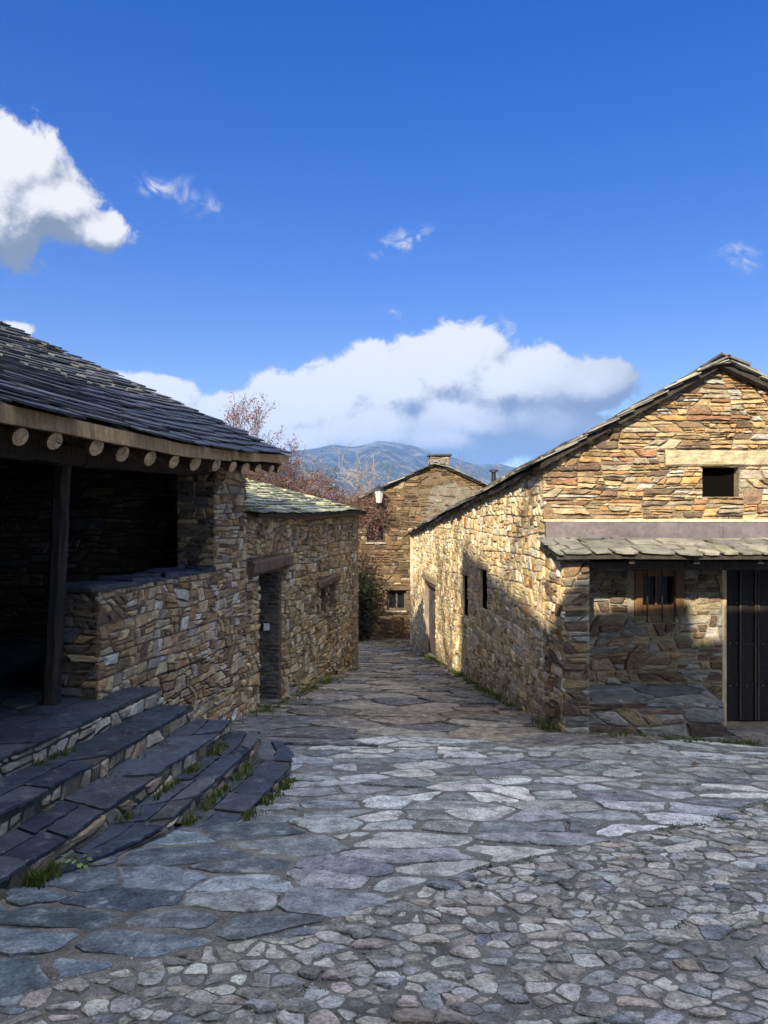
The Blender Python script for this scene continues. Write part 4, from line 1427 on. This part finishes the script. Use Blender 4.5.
# dark bush against the far house
t = thing('ivy_bush', 'dark green bush growing against the foot of the brown far house', 'bush', (-.75, 23.2, -2.4))
mb = MB(); lv = MB()
for k in range(26):
    a = R.uniform(0, 6.28)
    p = Vector((-.95 + R.uniform(-.15, .15), 23.4, gz(-.8, 23.4)))
    pts = [p]; d = Vector((R.gauss(0, .22), R.gauss(0, .15), 1)).normalized()
    for i in range(6):
        pts.append(pts[-1] + d * .36 * R.uniform(.7, 1.1)); d = (d + Vector((R.gauss(0, .14), R.gauss(0, .1), 0))).normalized()
    tube(mb, pts, [.016 - .002 * i for i in range(7)], 4, (.09, .07, .05), 0, True, False)
    for q in pts[1:]:
        for _ in range(42):
            pp = q + Vector((R.gauss(0, .15), R.gauss(0, .15), R.gauss(0, .16)))
            if pp.y > 23.93: continue
            leafquad(lv, pp, R.uniform(.03, .06), vary(R.choice([(.018, .026, .012), (.028, .034, .015), (.04, .032, .02)]), .6, 1.3))
mb.build('stem', M['bark'], t); lv.build('foliage', M['leaf'], t)

# grass and moss in joints and at the foot of the walls
GR = [(.085, .12, .025), (.12, .155, .035), (.06, .095, .02), (.14, .14, .05)]
mb = MB()


def tuft(x, y, z, n, h, sp, pal=GR):
    for k in range(n):
        p = Vector((x + R.gauss(0, sp), y + R.gauss(0, sp), z - .005))
        a = R.uniform(0, 6.28); hh = h * R.uniform(.4, 1.2)
        d = Vector((math.cos(a), math.sin(a), 0)); s = Vector((-d.y, d.x, 0)) * R.uniform(.0025, .005) * (1 + h * 5)
        ln = d * hh * R.uniform(.1, .8)
        q = p + ln * .4 + Vector((0, 0, hh * .65)); e = p + ln + Vector((0, 0, hh))
        c = vary(R.choice(pal), .6, 1.3)
        mb.add([p - s, p + s, q + s * .7, q - s * .7, e], [(0, 1, 2, 3), (3, 2, 4)], c)


def clumps(f, n, dens, h, sp, pal=GR, cut=.0):
    for k in range(n):
        t_ = R.random()
        if mnoise.noise((t_ * 14, n * .37, 3.1)) < cut: continue
        x, y = f(t_)
        tuft(x, y, gz(x, y), R.randint(*dens), h * R.uniform(.5, 1.3), sp, pal)


clumps(lambda t: (rx(8.5 + 10.5 * t) - .07 - abs(R.gauss(0, .05)), 8.5 + 10.5 * t), 520, (5, 14), .075, .03, cut=-.15)
clumps(lambda t: (2.0 + 4 * t, 8.40 - abs(R.gauss(0, .05))), 260, (6, 16), .05, .03, cut=-.1)
clumps(lambda t: (LP(9.3 + 6.4 * t, .07 + abs(R.gauss(0, .06))).x, LP(9.3 + 6.4 * t, .07).y), 300, (5, 12), .06, .03, cut=-.1)
clumps(lambda t: (LP(9.7 + 1.6 * t, .25 + R.gauss(0, .12)).x, LP(9.7 + 1.6 * t, .2).y - .1), 90, (6, 14), .05, .03)
clumps(lambda t: (LP(6.9 + 2.3 * t, .06).x, LP(6.9 + 2.3 * t, .06).y), 50, (5, 12), .06, .03)
clumps(lambda t: (R.uniform(-.7, 1.0), 20.6 + 3.2 * t), 420, (5, 12), .06, .05, [(.16, .16, .06), (.12, .13, .04), (.20, .18, .09)], cut=-.2)
# along the steps
def along(i, y0, y1, off, n, dens, h, sp, z=None, pal=GR, cut=-.1):
    pts = ED[i][1]
    for k in range(n):
        t_ = R.random()
        if mnoise.noise((t_ * 9, i * 3.3 + y0, 1.7)) < cut: continue
        y = y0 + (y1 - y0) * t_
        x = edge_at(pts, y) + off + abs(R.gauss(0, .025))
        zz = gz(x, y) if z is None else z
        tuft(x, y, zz, R.randint(*dens), h * R.uniform(.5, 1.3), sp, pal)
along(2, 3.2, 4.55, .03, 260, (8, 16), .085, .025, None)
along(2, 5.0, 6.6, .03, 90, (5, 12), .05, .02, -.41)
along(0, 3.9, 5.6, .03, 120, (6, 14), .05, .02, -.145, cut=.0)
along(3, 5.2, 6.6, .03, 90, (5, 12), .06, .02, -.53)
along(4, 5.3, 6.9, .03, 120, (6, 14), .06, .02, None)
along(1, 5.2, 6.4, .03, 30, (5, 10), .04, .02, -.285, cut=.1)
MOSS = [(.065, .10, .02), (.085, .115, .025), (.05, .07, .018)]
for k in range(420):
    x = R.uniform(-1.6, 3.2); y = line_y(x) + R.gauss(0, .05)
    if mnoise.noise((x * 2.2, 5.5, 1)) > .02: tuft(x, y, gz(x, y) + .002, R.randint(10, 22), .010, .016, MOSS)
for k in range(46):
    x = R.uniform(-2.5, 5); y = R.uniform(3, 8.2)
    if x < edge_at(ED[4][1], y) + .1: continue
    for j in range(5): tuft(x + R.gauss(0, .06), y + R.gauss(0, .03), gz(x, y) + .002, R.randint(8, 18), .009, .014, MOSS)
for k in range(900):
    y = R.uniform(8.6, 20); x = R.uniform(lx(y) + .15, rx(y) - .15)
    if mnoise.noise((x * .9, y * .5, 9)) > .12: tuft(x, y, gz(x, y), R.randint(4, 9), .025, .03, MOSS)
g = mb.build('grass', M['leaf'])
g['label'] = 'short green grass and moss in the joints and along the wall feet'; g['category'] = 'grass'; g['kind'] = 'stuff'

# broad leaved weed at the foot of the third step
t = thing('weed_plant', 'small pale green broad leaved weed growing at the foot of the steps', 'plant', (-1.72, 4.40, gz(-1.72, 4.4)))
mb = MB(); sm = MB()
for k in range(13):
    a = R.uniform(0, 6.28); L = R.uniform(.05, .12)
    b0 = Vector((-1.72, 4.40, gz(-1.72, 4.4)))
    d = Vector((math.cos(a), math.sin(a), R.uniform(.5, 1.6))).normalized()
    e = b0 + d * L
    tube(sm, [b0, b0 + d * L * .5 + Vector((0, 0, .01)), e], [.003, .0025, .002], 4, (.12, .18, .06))
    o = Vector((d.x, d.y, -.1)).normalized(); s = Vector((-o.y, o.x, 0)); w_ = R.uniform(.010, .018)
    c = vary((.17, .25, .10), .8, 1.3)
    mb.add([e, e + o * w_ * .8 + s * w_, e + o * w_ * 2.2 + s * w_ * .5 + Vector((0, 0, -.004)), e + o * w_ * 2.7, e + o * w_ * 2.2 - s * w_ * .5 + Vector((0, 0, -.004)), e + o * w_ * .8 - s * w_],
           [(0, 1, 2, 3), (0, 3, 4, 5)], c)
sm.build('stem', M['leaf'], t); mb.build('leaves', M['leaf'], t)

# a fallen leaf
mb = MB()
p = Vector((2.86, 7.05, gz(2.86, 7.05) + .02))
mb.add([p + Vector(q) for q in ((-.05, 0, .0), (-.01, .035, .02), (.05, .01, .012), (0, -.03, .015), (0, 0, .004))], [(0, 4, 1), (1, 4, 2), (2, 4, 3), (3, 4, 0)], (.12, .06, .03))
tag(mb.build('fallen_leaf', M['leaf']), 'brown fallen leaf lying on the pale flagstones before the porch', 'leaf')

# ------------------------------------------------------------------ mountain
RID = [(-1.2, .05), (-.6, .04), (-.3, .055), (-.17, .070), (-.11, .085), (-.055, .094), (-.005, .099), (.035, .092), (.075, .078), (.11, .071), (.18, .063), (.25, .048), (.6, .045), (1.2, .05)]
def ridge(t):
    for (a, za), (b, zb) in zip(RID, RID[1:]):
        if t <= b:
            s = (t - a) / (b - a); s = s * s * (3 - 2 * s)
            return za + (zb - za) * s
    return RID[-1][1]
mb = MB()
NT, NR = 300, 90
vs = []
for j in range(NR + 1):
    d = 900 + 5200 * (j / NR) ** 1.15
    for i in range(NT + 1):
        t_ = -1.0 + 2.0 * i / NT
        x = t_ * d
        crest = ridge(t_) * 4060
        s = max(0, min(1, (d - 900) / 3400)); s = s ** 1.25
        if d > 4300: s = 1 - .35 * (d - 4300) / 1800
        n1 = mnoise.fractal((x * .0011, d * .0011, 2.0), 1.0, 2.1, 6)
        n2 = abs(mnoise.fractal((x * .0028 + 5, d * .0016, 7.0), 1.0, 2.1, 5))
        h = -110 + (crest + 110) * s + (70 * n1 - 75 * n2 + 15) * min(1, s * 2.2) * (1 - .65 * max(0, s - .75) * 4)
        vs.append((x, d, h))
mb.add(vs, [(j * (NT + 1) + i, j * (NT + 1) + i + 1, (j + 1) * (NT + 1) + i + 1, (j + 1) * (NT + 1) + i) for j in range(NR) for i in range(NT)], (.06, .07, .04), 0, True)
m, nt, b = nmat('mountain_heath')
pos = N(nt, 'ShaderNodeNewGeometry').outputs['Position']
c = mixc(nt, mapr(nt, noise(nt, pos, .004, 8, .65), .42, .58, 0, 1), (.018, .024, .020), (.040, .042, .032))
c = mixc(nt, mapr(nt, noise(nt, pos, .010, 12, .78), .50, .58, 0, .9), c, (.135, .135, .125))
c = mixc(nt, mapr(nt, noise(nt, pos, .0022, 4, .5), .56, .64, 0, .8), c, (.022, .036, .018))
nt.links.new(c, b.inputs['Base Color']); b.inputs['Roughness'].default_value = 1
b.inputs['Specular IOR Level'].default_value = .1
bp = N(nt, 'ShaderNodeBump'); bp.inputs['Strength'].default_value = .8; bp.inputs['Distance'].default_value = 25
nt.links.new(noise(nt, pos, .012, 9, .7), bp.inputs['Height']); nt.links.new(bp.outputs[0], b.inputs['Normal'])
structure(mb.build('mountain', m))

# ------------------------------------------------------------------ unseen block and tree added behind the viewer to shade the square
SUN_EL = 30.0; KX = .35
tanx = math.tan(math.radians(SUN_EL)) * math.sqrt(1 + KX * KX)
bh = thing('shade_caster', 'unseen block added behind the viewer, its outline cut to shade the square', 'house', (2, -4.5, 0))
YB = -2.2
def cast(x, y, z):      # where the sun ray through a point crosses the front of the caster
    d = y - YB
    return (x - KX * d, z + tanx * d)
prof = [cast(4.04, 9.16, EYE - 1.07), cast(4.02, 9.16, EYE - 1.52), cast(3.70, 9.16, EYE - 1.55), cast(3.64, 9.16, EYE - 1.07), cast(2.1, 8.5, EYE - .80), cast(rx(8.9), 8.9, EYE - 1.36), cast(rx(11.39), 11.39, EYE - 1.03), cast(rx(13.6), 13.6, EYE - .70), cast(rx(14.3), 14.3, EYE - .62)]  # caster outline traced back from the wanted shadow edges
for y in (14.45, 16.5, 18.5, 20.2): prof.append(cast(rx(y), y, gz(rx(y), y) - .15))
prof = [(prof[-1][0] - .03, -1), (7.5, -1), (7.5, prof[0][1])] + prof
mb = MB()
n = len(prof)
def fill(y, rev, dx):
    tr = tessellate_polygon([[Vector((p[0], p[1], 0)) for p in prof]])
    mb.add([(x + dx, y, z) for x, z in prof], [tuple(t) for t in tr], (.30, .25, .17), 1)
fill(YB, 0, 0); fill(YB - 5, 1, -KX * 5)
mb.add([(x, YB, z) for x, z in prof] + [(x - KX * 5, YB - 5, z) for x, z in prof], [(i, (i + 1) % n, n + (i + 1) % n, n + i) for i in range(n)], (.30, .25, .17), 1)
mb.build('wall', [M['stone'], M['mortar']], bh)
tree('bare_tree', 'unseen bare tree added behind the viewer to streak the lane wall with shade', 'tree', (1.35 - KX * 17.9, -2.0, .1), 13.0, .17, 4, .55, (.12, .10, .08), [(.08, .08, .04)], 2, .05, kids=(2, 4), first=.6)  # unseen tree added to streak the lane wall with shade

# ------------------------------------------------------------------ sky, sun, camera
w = bpy.data.worlds.new('World'); sc.world = w; w.use_nodes = True
nt = w.node_tree
bg = nt.nodes['Background']
sky = N(nt, 'ShaderNodeTexSky', sky_type='NISHITA'); sky.sun_disc = False
az = math.pi + math.atan2(KX, 1)
sky.sun_elevation = math.radians(SUN_EL); sky.sun_rotation = az
sky.air_density = 1.0; sky.dust_density = .3; sky.ozone_density = 1.6
SKYS = .12
EXPO = 1.4
hs = N(nt, 'ShaderNodeHueSaturation'); hs.inputs['Hue'].default_value = .535; hs.inputs['Saturation'].default_value = 1.95; hs.inputs['Value'].default_value = .79
gm = N(nt, 'ShaderNodeGamma'); gm.inputs[1].default_value = .66
nt.links.new(sky.outputs[0], gm.inputs[0]); nt.links.new(gm.outputs[0], hs.inputs['Color'])

# clouds: soft banks placed by direction on the sky dome
def sdir(px, py):
    a = math.atan((px - 384) / 769.0)
    return a, math.atan((512 - py) / 769.0 * math.cos(a))
BL = [(455, 368, 80, 54, 1), (395, 392, 100, 50, 1), (325, 410, 95, 42, 1), (245, 425, 95, 34, 1), (520, 378, 85, 42, 1), (590, 382, 62, 30, 1),
      (480, 424, 120, 46, 1.15), (555, 432, 66, 30, 1.05), (370, 434, 130, 40, 1.15), (450, 442, 120, 26, 1.2), (300, 440, 90, 26, 1.1), (150, 398, 50, 20, .9), (90, 385, 60, 18, .9),
      (14, 162, 66, 46, 1), (45, 195, 60, 36, .95), (92, 226, 50, 22, .8), (-40, 185, 80, 70, 1), (6, 328, 26, 11, .9),
      (-350, 300, 160, 60, 1), (-480, 380, 200, 50, 1), (1050, 380, 200, 55, 1), (1250, 300, 150, 60, 1)]
grp = bpy.data.node_groups.new('cloud_density', 'ShaderNodeTree')
grp.interface.new_socket('Dir', in_out='INPUT', socket_type='NodeSocketVector')
grp.interface.new_socket('Density', in_out='OUTPUT', socket_type='NodeSocketFloat')
gi = N(grp, 'NodeGroupInput'); go = N(grp, 'NodeGroupOutput')


def mth(t, op, a, b_=None, c_=None):
    n_ = N(t, 'ShaderNodeMath', operation=op)
    for i, x in enumerate((a, b_, c_)):
        if x is None: continue
        if isinstance(x, (int, float)): n_.inputs[i].default_value = x
        else: t.links.new(x, n_.inputs[i])
    return n_.outputs[0]


sx = N(grp, 'ShaderNodeSeparateXYZ'); grp.links.new(gi.outputs[0], sx.inputs[0])
a_ = mth(grp, 'ARCTAN2', sx.outputs[0], sx.outputs[1])
e_ = mth(grp, 'ARCSINE', sx.outputs[2])
# domain warp for ragged outlines
wn = N(grp, 'ShaderNodeTexNoise'); wn.inputs['Scale'].default_value = 9; wn.inputs['Detail'].default_value = 5
grp.links.new(gi.outputs[0], wn.inputs['Vector'])
ws = N(grp, 'ShaderNodeSeparateColor'); grp.links.new(wn.outputs['Color'], ws.inputs[0])
a_ = mth(grp, 'ADD', a_, mth(grp, 'MULTIPLY', mth(grp, 'SUBTRACT', ws.outputs[0], .5), .07))
e_ = mth(grp, 'ADD', e_, mth(grp, 'MULTIPLY', mth(grp, 'SUBTRACT', ws.outputs[1], .5), .045))
cur = None
for (px, py, rx_, ry_, amp) in BL:
    a0, e0 = sdir(px, py)
    u_ = mth(grp, 'MULTIPLY', mth(grp, 'SUBTRACT', a_, a0), 769 / rx_)
    v_ = mth(grp, 'MULTIPLY', mth(grp, 'SUBTRACT', e_, e0), 769 / ry_)
    d_ = mth(grp, 'SQRT', mth(grp, 'MULTIPLY_ADD', u_, u_, mth(grp, 'MULTIPLY', v_, v_)))
    q_ = mth(grp, 'SUBTRACT', amp, mth(grp, 'MULTIPLY', d_, amp * .8 + .2))
    cur = q_ if cur is None else mth(grp, 'SMOOTH_MAX', cur, q_, .18)
fb = N(grp, 'ShaderNodeTexNoise'); fb.inputs['Scale'].default_value = 15; fb.inputs['Detail'].default_value = 12; fb.inputs['Roughness'].default_value = .66
fb.inputs['Distortion'].default_value = .3
grp.links.new(gi.outputs[0], fb.inputs['Vector'])
dn = mth(grp, 'ADD', cur, mth(grp, 'MULTIPLY', mth(grp, 'SUBTRACT', fb.outputs['Fac'], .52), 1.35))
# thin streaks
WB = [(150, 184, 60, 16, -.22), (192, 200, 46, 26, -.3), (408, 239, 50, 15, .1), (382, 252, 22, 10, -.1), (735, 262, 44, 22, -.3), (395, 311, 34, 9, -.1), (503, 332, 16, 26, .1), (28, 262, 26, 12, -.1), (640, 392, 40, 24, .0), (30, 272, 20, 8, .3)]
cw = None
for (px, py, rx_, ry_, tl) in WB:
    a0, e0 = sdir(px, py)
    da = mth(grp, 'SUBTRACT', a_, a0)
    u_ = mth(grp, 'MULTIPLY', da, 769 / rx_)
    v_ = mth(grp, 'MULTIPLY', mth(grp, 'SUBTRACT', mth(grp, 'SUBTRACT', e_, e0), mth(grp, 'MULTIPLY', da, tl)), 769 / ry_)
    q_ = mth(grp, 'SUBTRACT', 1.0, mth(grp, 'SQRT', mth(grp, 'MULTIPLY_ADD', u_, u_, mth(grp, 'MULTIPLY', v_, v_))))
    cw = q_ if cw is None else mth(grp, 'MAXIMUM', cw, q_)
fw = N(grp, 'ShaderNodeTexNoise'); fw.inputs['Scale'].default_value = 26; fw.inputs['Detail'].default_value = 10; fw.inputs['Roughness'].default_value = .65; fw.inputs['Distortion'].default_value = 1.2
grp.links.new(gi.outputs[0], fw.inputs['Vector'])
wq = mth(grp, 'MULTIPLY', mth(grp, 'MAXIMUM', cw, 0.0), mth(grp, 'MAXIMUM', mth(grp, 'MULTIPLY', mth(grp, 'SUBTRACT', fw.outputs['Fac'], .40), .95), 0.0))
dn = mth(grp, 'MAXIMUM', dn, mth(grp, 'MULTIPLY_ADD', wq, .85, -.02))
# unseen cloud added behind and above the viewer as fill light
bn = N(grp, 'ShaderNodeTexNoise'); bn.inputs['Scale'].default_value = 2.4; bn.inputs['Detail'].default_value = 6
grp.links.new(gi.outputs[0], bn.inputs['Vector'])
bk = N(grp, 'ShaderNodeMapRange'); bk.inputs[1].default_value = .1; bk.inputs[2].default_value = -.5; bk.inputs[3].default_value = -2.0; bk.inputs[4].default_value = .25
grp.links.new(sx.outputs[1], bk.inputs[0])
dn = mth(grp, 'MAXIMUM', dn, mth(grp, 'MULTIPLY_ADD', mth(grp, 'SUBTRACT', bn.outputs['Fac'], .5), 3.0, bk.outputs[0]))
zk = N(grp, 'ShaderNodeMapRange'); zk.inputs[1].default_value = .66; zk.inputs[2].default_value = .86; zk.inputs[3].default_value = -2.0; zk.inputs[4].default_value = .35
grp.links.new(sx.outputs[2], zk.inputs[0])
dn = mth(grp, 'MAXIMUM', dn, mth(grp, 'MULTIPLY_ADD', mth(grp, 'SUBTRACT', bn.outputs['Fac'], .5), 3.0, zk.outputs[0]))
grp.links.new(dn, go.inputs[0])

tc = N(nt, 'ShaderNodeTexCoord')
nv = N(nt, 'ShaderNodeVectorMath', operation='NORMALIZE'); nt.links.new(tc.outputs['Generated'], nv.inputs[0])
def dens(off):
    g_ = N(nt, 'ShaderNodeGroup'); g_.node_tree = grp
    if off:
        ad = N(nt, 'ShaderNodeVectorMath', operation='ADD'); ad.inputs[1].default_value = off
        nt.links.new(nv.outputs[0], ad.inputs[0]); nt.links.new(ad.outputs[0], g_.inputs[0])
    else: nt.links.new(nv.outputs[0], g_.inputs[0])
    return g_.outputs[0]
sxy = N(nt, 'ShaderNodeSeparateXYZ'); nt.links.new(nv.outputs[0], sxy.inputs[0]);
D = dens(None); D1_ = dens((-.013, 0, .022))
mask = N(nt, 'ShaderNodeMapRange', interpolation_type='SMOOTHSTEP'); mask.inputs[1].default_value = .0; mask.inputs[2].default_value = .21
nt.links.new(D, mask.inputs[0])
D2_ = dens((-.04, 0, .085))
dif = mth(nt, 'MULTIPLY_ADD', mth(nt, 'SUBTRACT', D, D2_), .42, mth(nt, 'MULTIPLY', mth(nt, 'SUBTRACT', D, D1_), .95))
lit = N(nt, 'ShaderNodeMapRange', interpolation_type='SMOOTHSTEP'); lit.inputs[1].default_value = -.40; lit.inputs[2].default_value = .34
nt.links.new(dif, lit.inputs[0])
el_ = mth(nt, 'ARCSINE', sxy.outputs[2]); az_ = mth(nt, 'ARCTAN2', sxy.outputs[0], sxy.outputs[1])
bf = N(nt, 'ShaderNodeMapRange', interpolation_type='SMOOTHSTEP'); bf.inputs[1].default_value = .045; bf.inputs[2].default_value = .150; bf.inputs[3].default_value = .08; bf.inputs[4].default_value = 1.0
nt.links.new(mth(nt, 'ADD', mth(nt, 'MULTIPLY_ADD', az_, -.22, el_), mth(nt, 'MULTIPLY', mth(nt, 'SUBTRACT', D, .5), .045)), bf.inputs[0])
lit2 = mth(nt, 'MULTIPLY', lit.outputs[0], bf.outputs[0])
ccol = mixc(nt, lit2, (.27, .315, .40), (1.08, 1.07, 1.05))
sc_ = N(nt, 'ShaderNodeVectorMath', operation='SCALE'); 
bkf = N(nt, 'ShaderNodeMapRange', interpolation_type='SMOOTHSTEP'); bkf.inputs[1].default_value = .1; bkf.inputs[2].default_value = -.45
bkf.inputs[3].default_value = .90 / SKYS / 2 ** EXPO; bkf.inputs[4].default_value = 6.0 / SKYS / 2 ** EXPO  # added fill: unseen cloud made far brighter than the visible banks

zf = N(nt, 'ShaderNodeMapRange'); zf.inputs[1].default_value = .62; zf.inputs[2].default_value = .80; zf.inputs[3].default_value = .1; zf.inputs[4].default_value = -.45
nt.links.new(sxy.outputs[2], zf.inputs[0])
nt.links.new(mth(nt, 'MINIMUM', sxy.outputs[1], zf.outputs[0]), bkf.inputs[0])
xf_ = N(nt, 'ShaderNodeMapRange', interpolation_type='SMOOTHSTEP'); xf_.inputs[1].default_value = -.35; xf_.inputs[2].default_value = .30
xf_.inputs[3].default_value = .25; xf_.inputs[4].default_value = 1.0
nt.links.new(sxy.outputs[0], xf_.inputs[0])
inv = mth(nt, 'MULTIPLY', bkf.outputs[0], xf_.outputs[0])
nt.links.new(mth(nt, 'MAXIMUM', inv, .90 / SKYS / 2 ** EXPO), sc_.inputs['Scale'])
nt.links.new(ccol, sc_.inputs[0])
fin = mixc(nt, mask.outputs[0], hs.outputs[0], sc_.outputs[0])
nt.links.new(fin, bg.inputs['Color']); bg.inputs['Strength'].default_value = SKYS
w.cycles.sampling_method = 'MANUAL'; w.cycles.sample_map_resolution = 512

sl = bpy.data.lights.new('sun', 'SUN'); sl.energy = 4.6; sl.angle = math.radians(.5); sl.color = (1.0, .865, .655)
so = bpy.data.objects.new('sun', sl); col.objects.link(so)
ds = Vector((-KX, -1, tanx)).normalized()
so.rotation_euler = ds.to_track_quat('Z', 'Y').to_euler(); so.location = ds * 60

cam = bpy.data.cameras.new('camera'); co = bpy.data.objects.new('camera', cam); col.objects.link(co)
co.location = (0, 0, EYE); co.rotation_euler = (PI / 2, 0, 0)
cam.sensor_fit = 'VERTICAL'; cam.sensor_height = 24; cam.lens = 769 / 1024 * 24
cam.clip_start = .05; cam.clip_end = 20000
sc.camera = co

HAZE = 0.00013
if HAZE:
    mb = MB()
    box(mb, lambda u, v, w: Vector((u, v, w)), -6500, 6500, -4200, 7200, -260, 500)
    m = bpy.data.materials.new('haze_air'); m.use_nodes = True
    t_ = m.node_tree; t_.nodes.remove(t_.nodes['Principled BSDF'])
    pv = N(t_, 'ShaderNodeVolumePrincipled'); pv.inputs['Density'].default_value = HAZE
    pv.inputs['Color'].default_value = (.22, .46, 1.0, 1); pv.inputs['Anisotropy'].default_value = .0
    t_.links.new(pv.outputs[0], t_.nodes['Material Output'].inputs['Volume'])
    h = mb.build('haze', m)
    import bmesh
    bm_ = bmesh.new(); bm_.from_mesh(h.data); bmesh.ops.remove_doubles(bm_, verts=bm_.verts, dist=.01); bmesh.ops.recalc_face_normals(bm_, faces=bm_.faces); bm_.to_mesh(h.data); bm_.free()
    h['kind'] = 'stuff'; h['label'] = 'thin blue air fading the mountain'; h['category'] = 'haze'

sc.render.engine = 'CYCLES'
sc.view_settings.view_transform = 'Standard'; sc.view_settings.look = 'None'
sc.view_settings.exposure = EXPO; sc.view_settings.gamma = 1
sc.cycles.use_denoising = True
sc.cycles.max_bounces = 6; sc.cycles.diffuse_bounces = 4; sc.cycles.volume_bounces = 0
sc.cycles.use_adaptive_sampling = True; sc.cycles.adaptive_threshold = .02
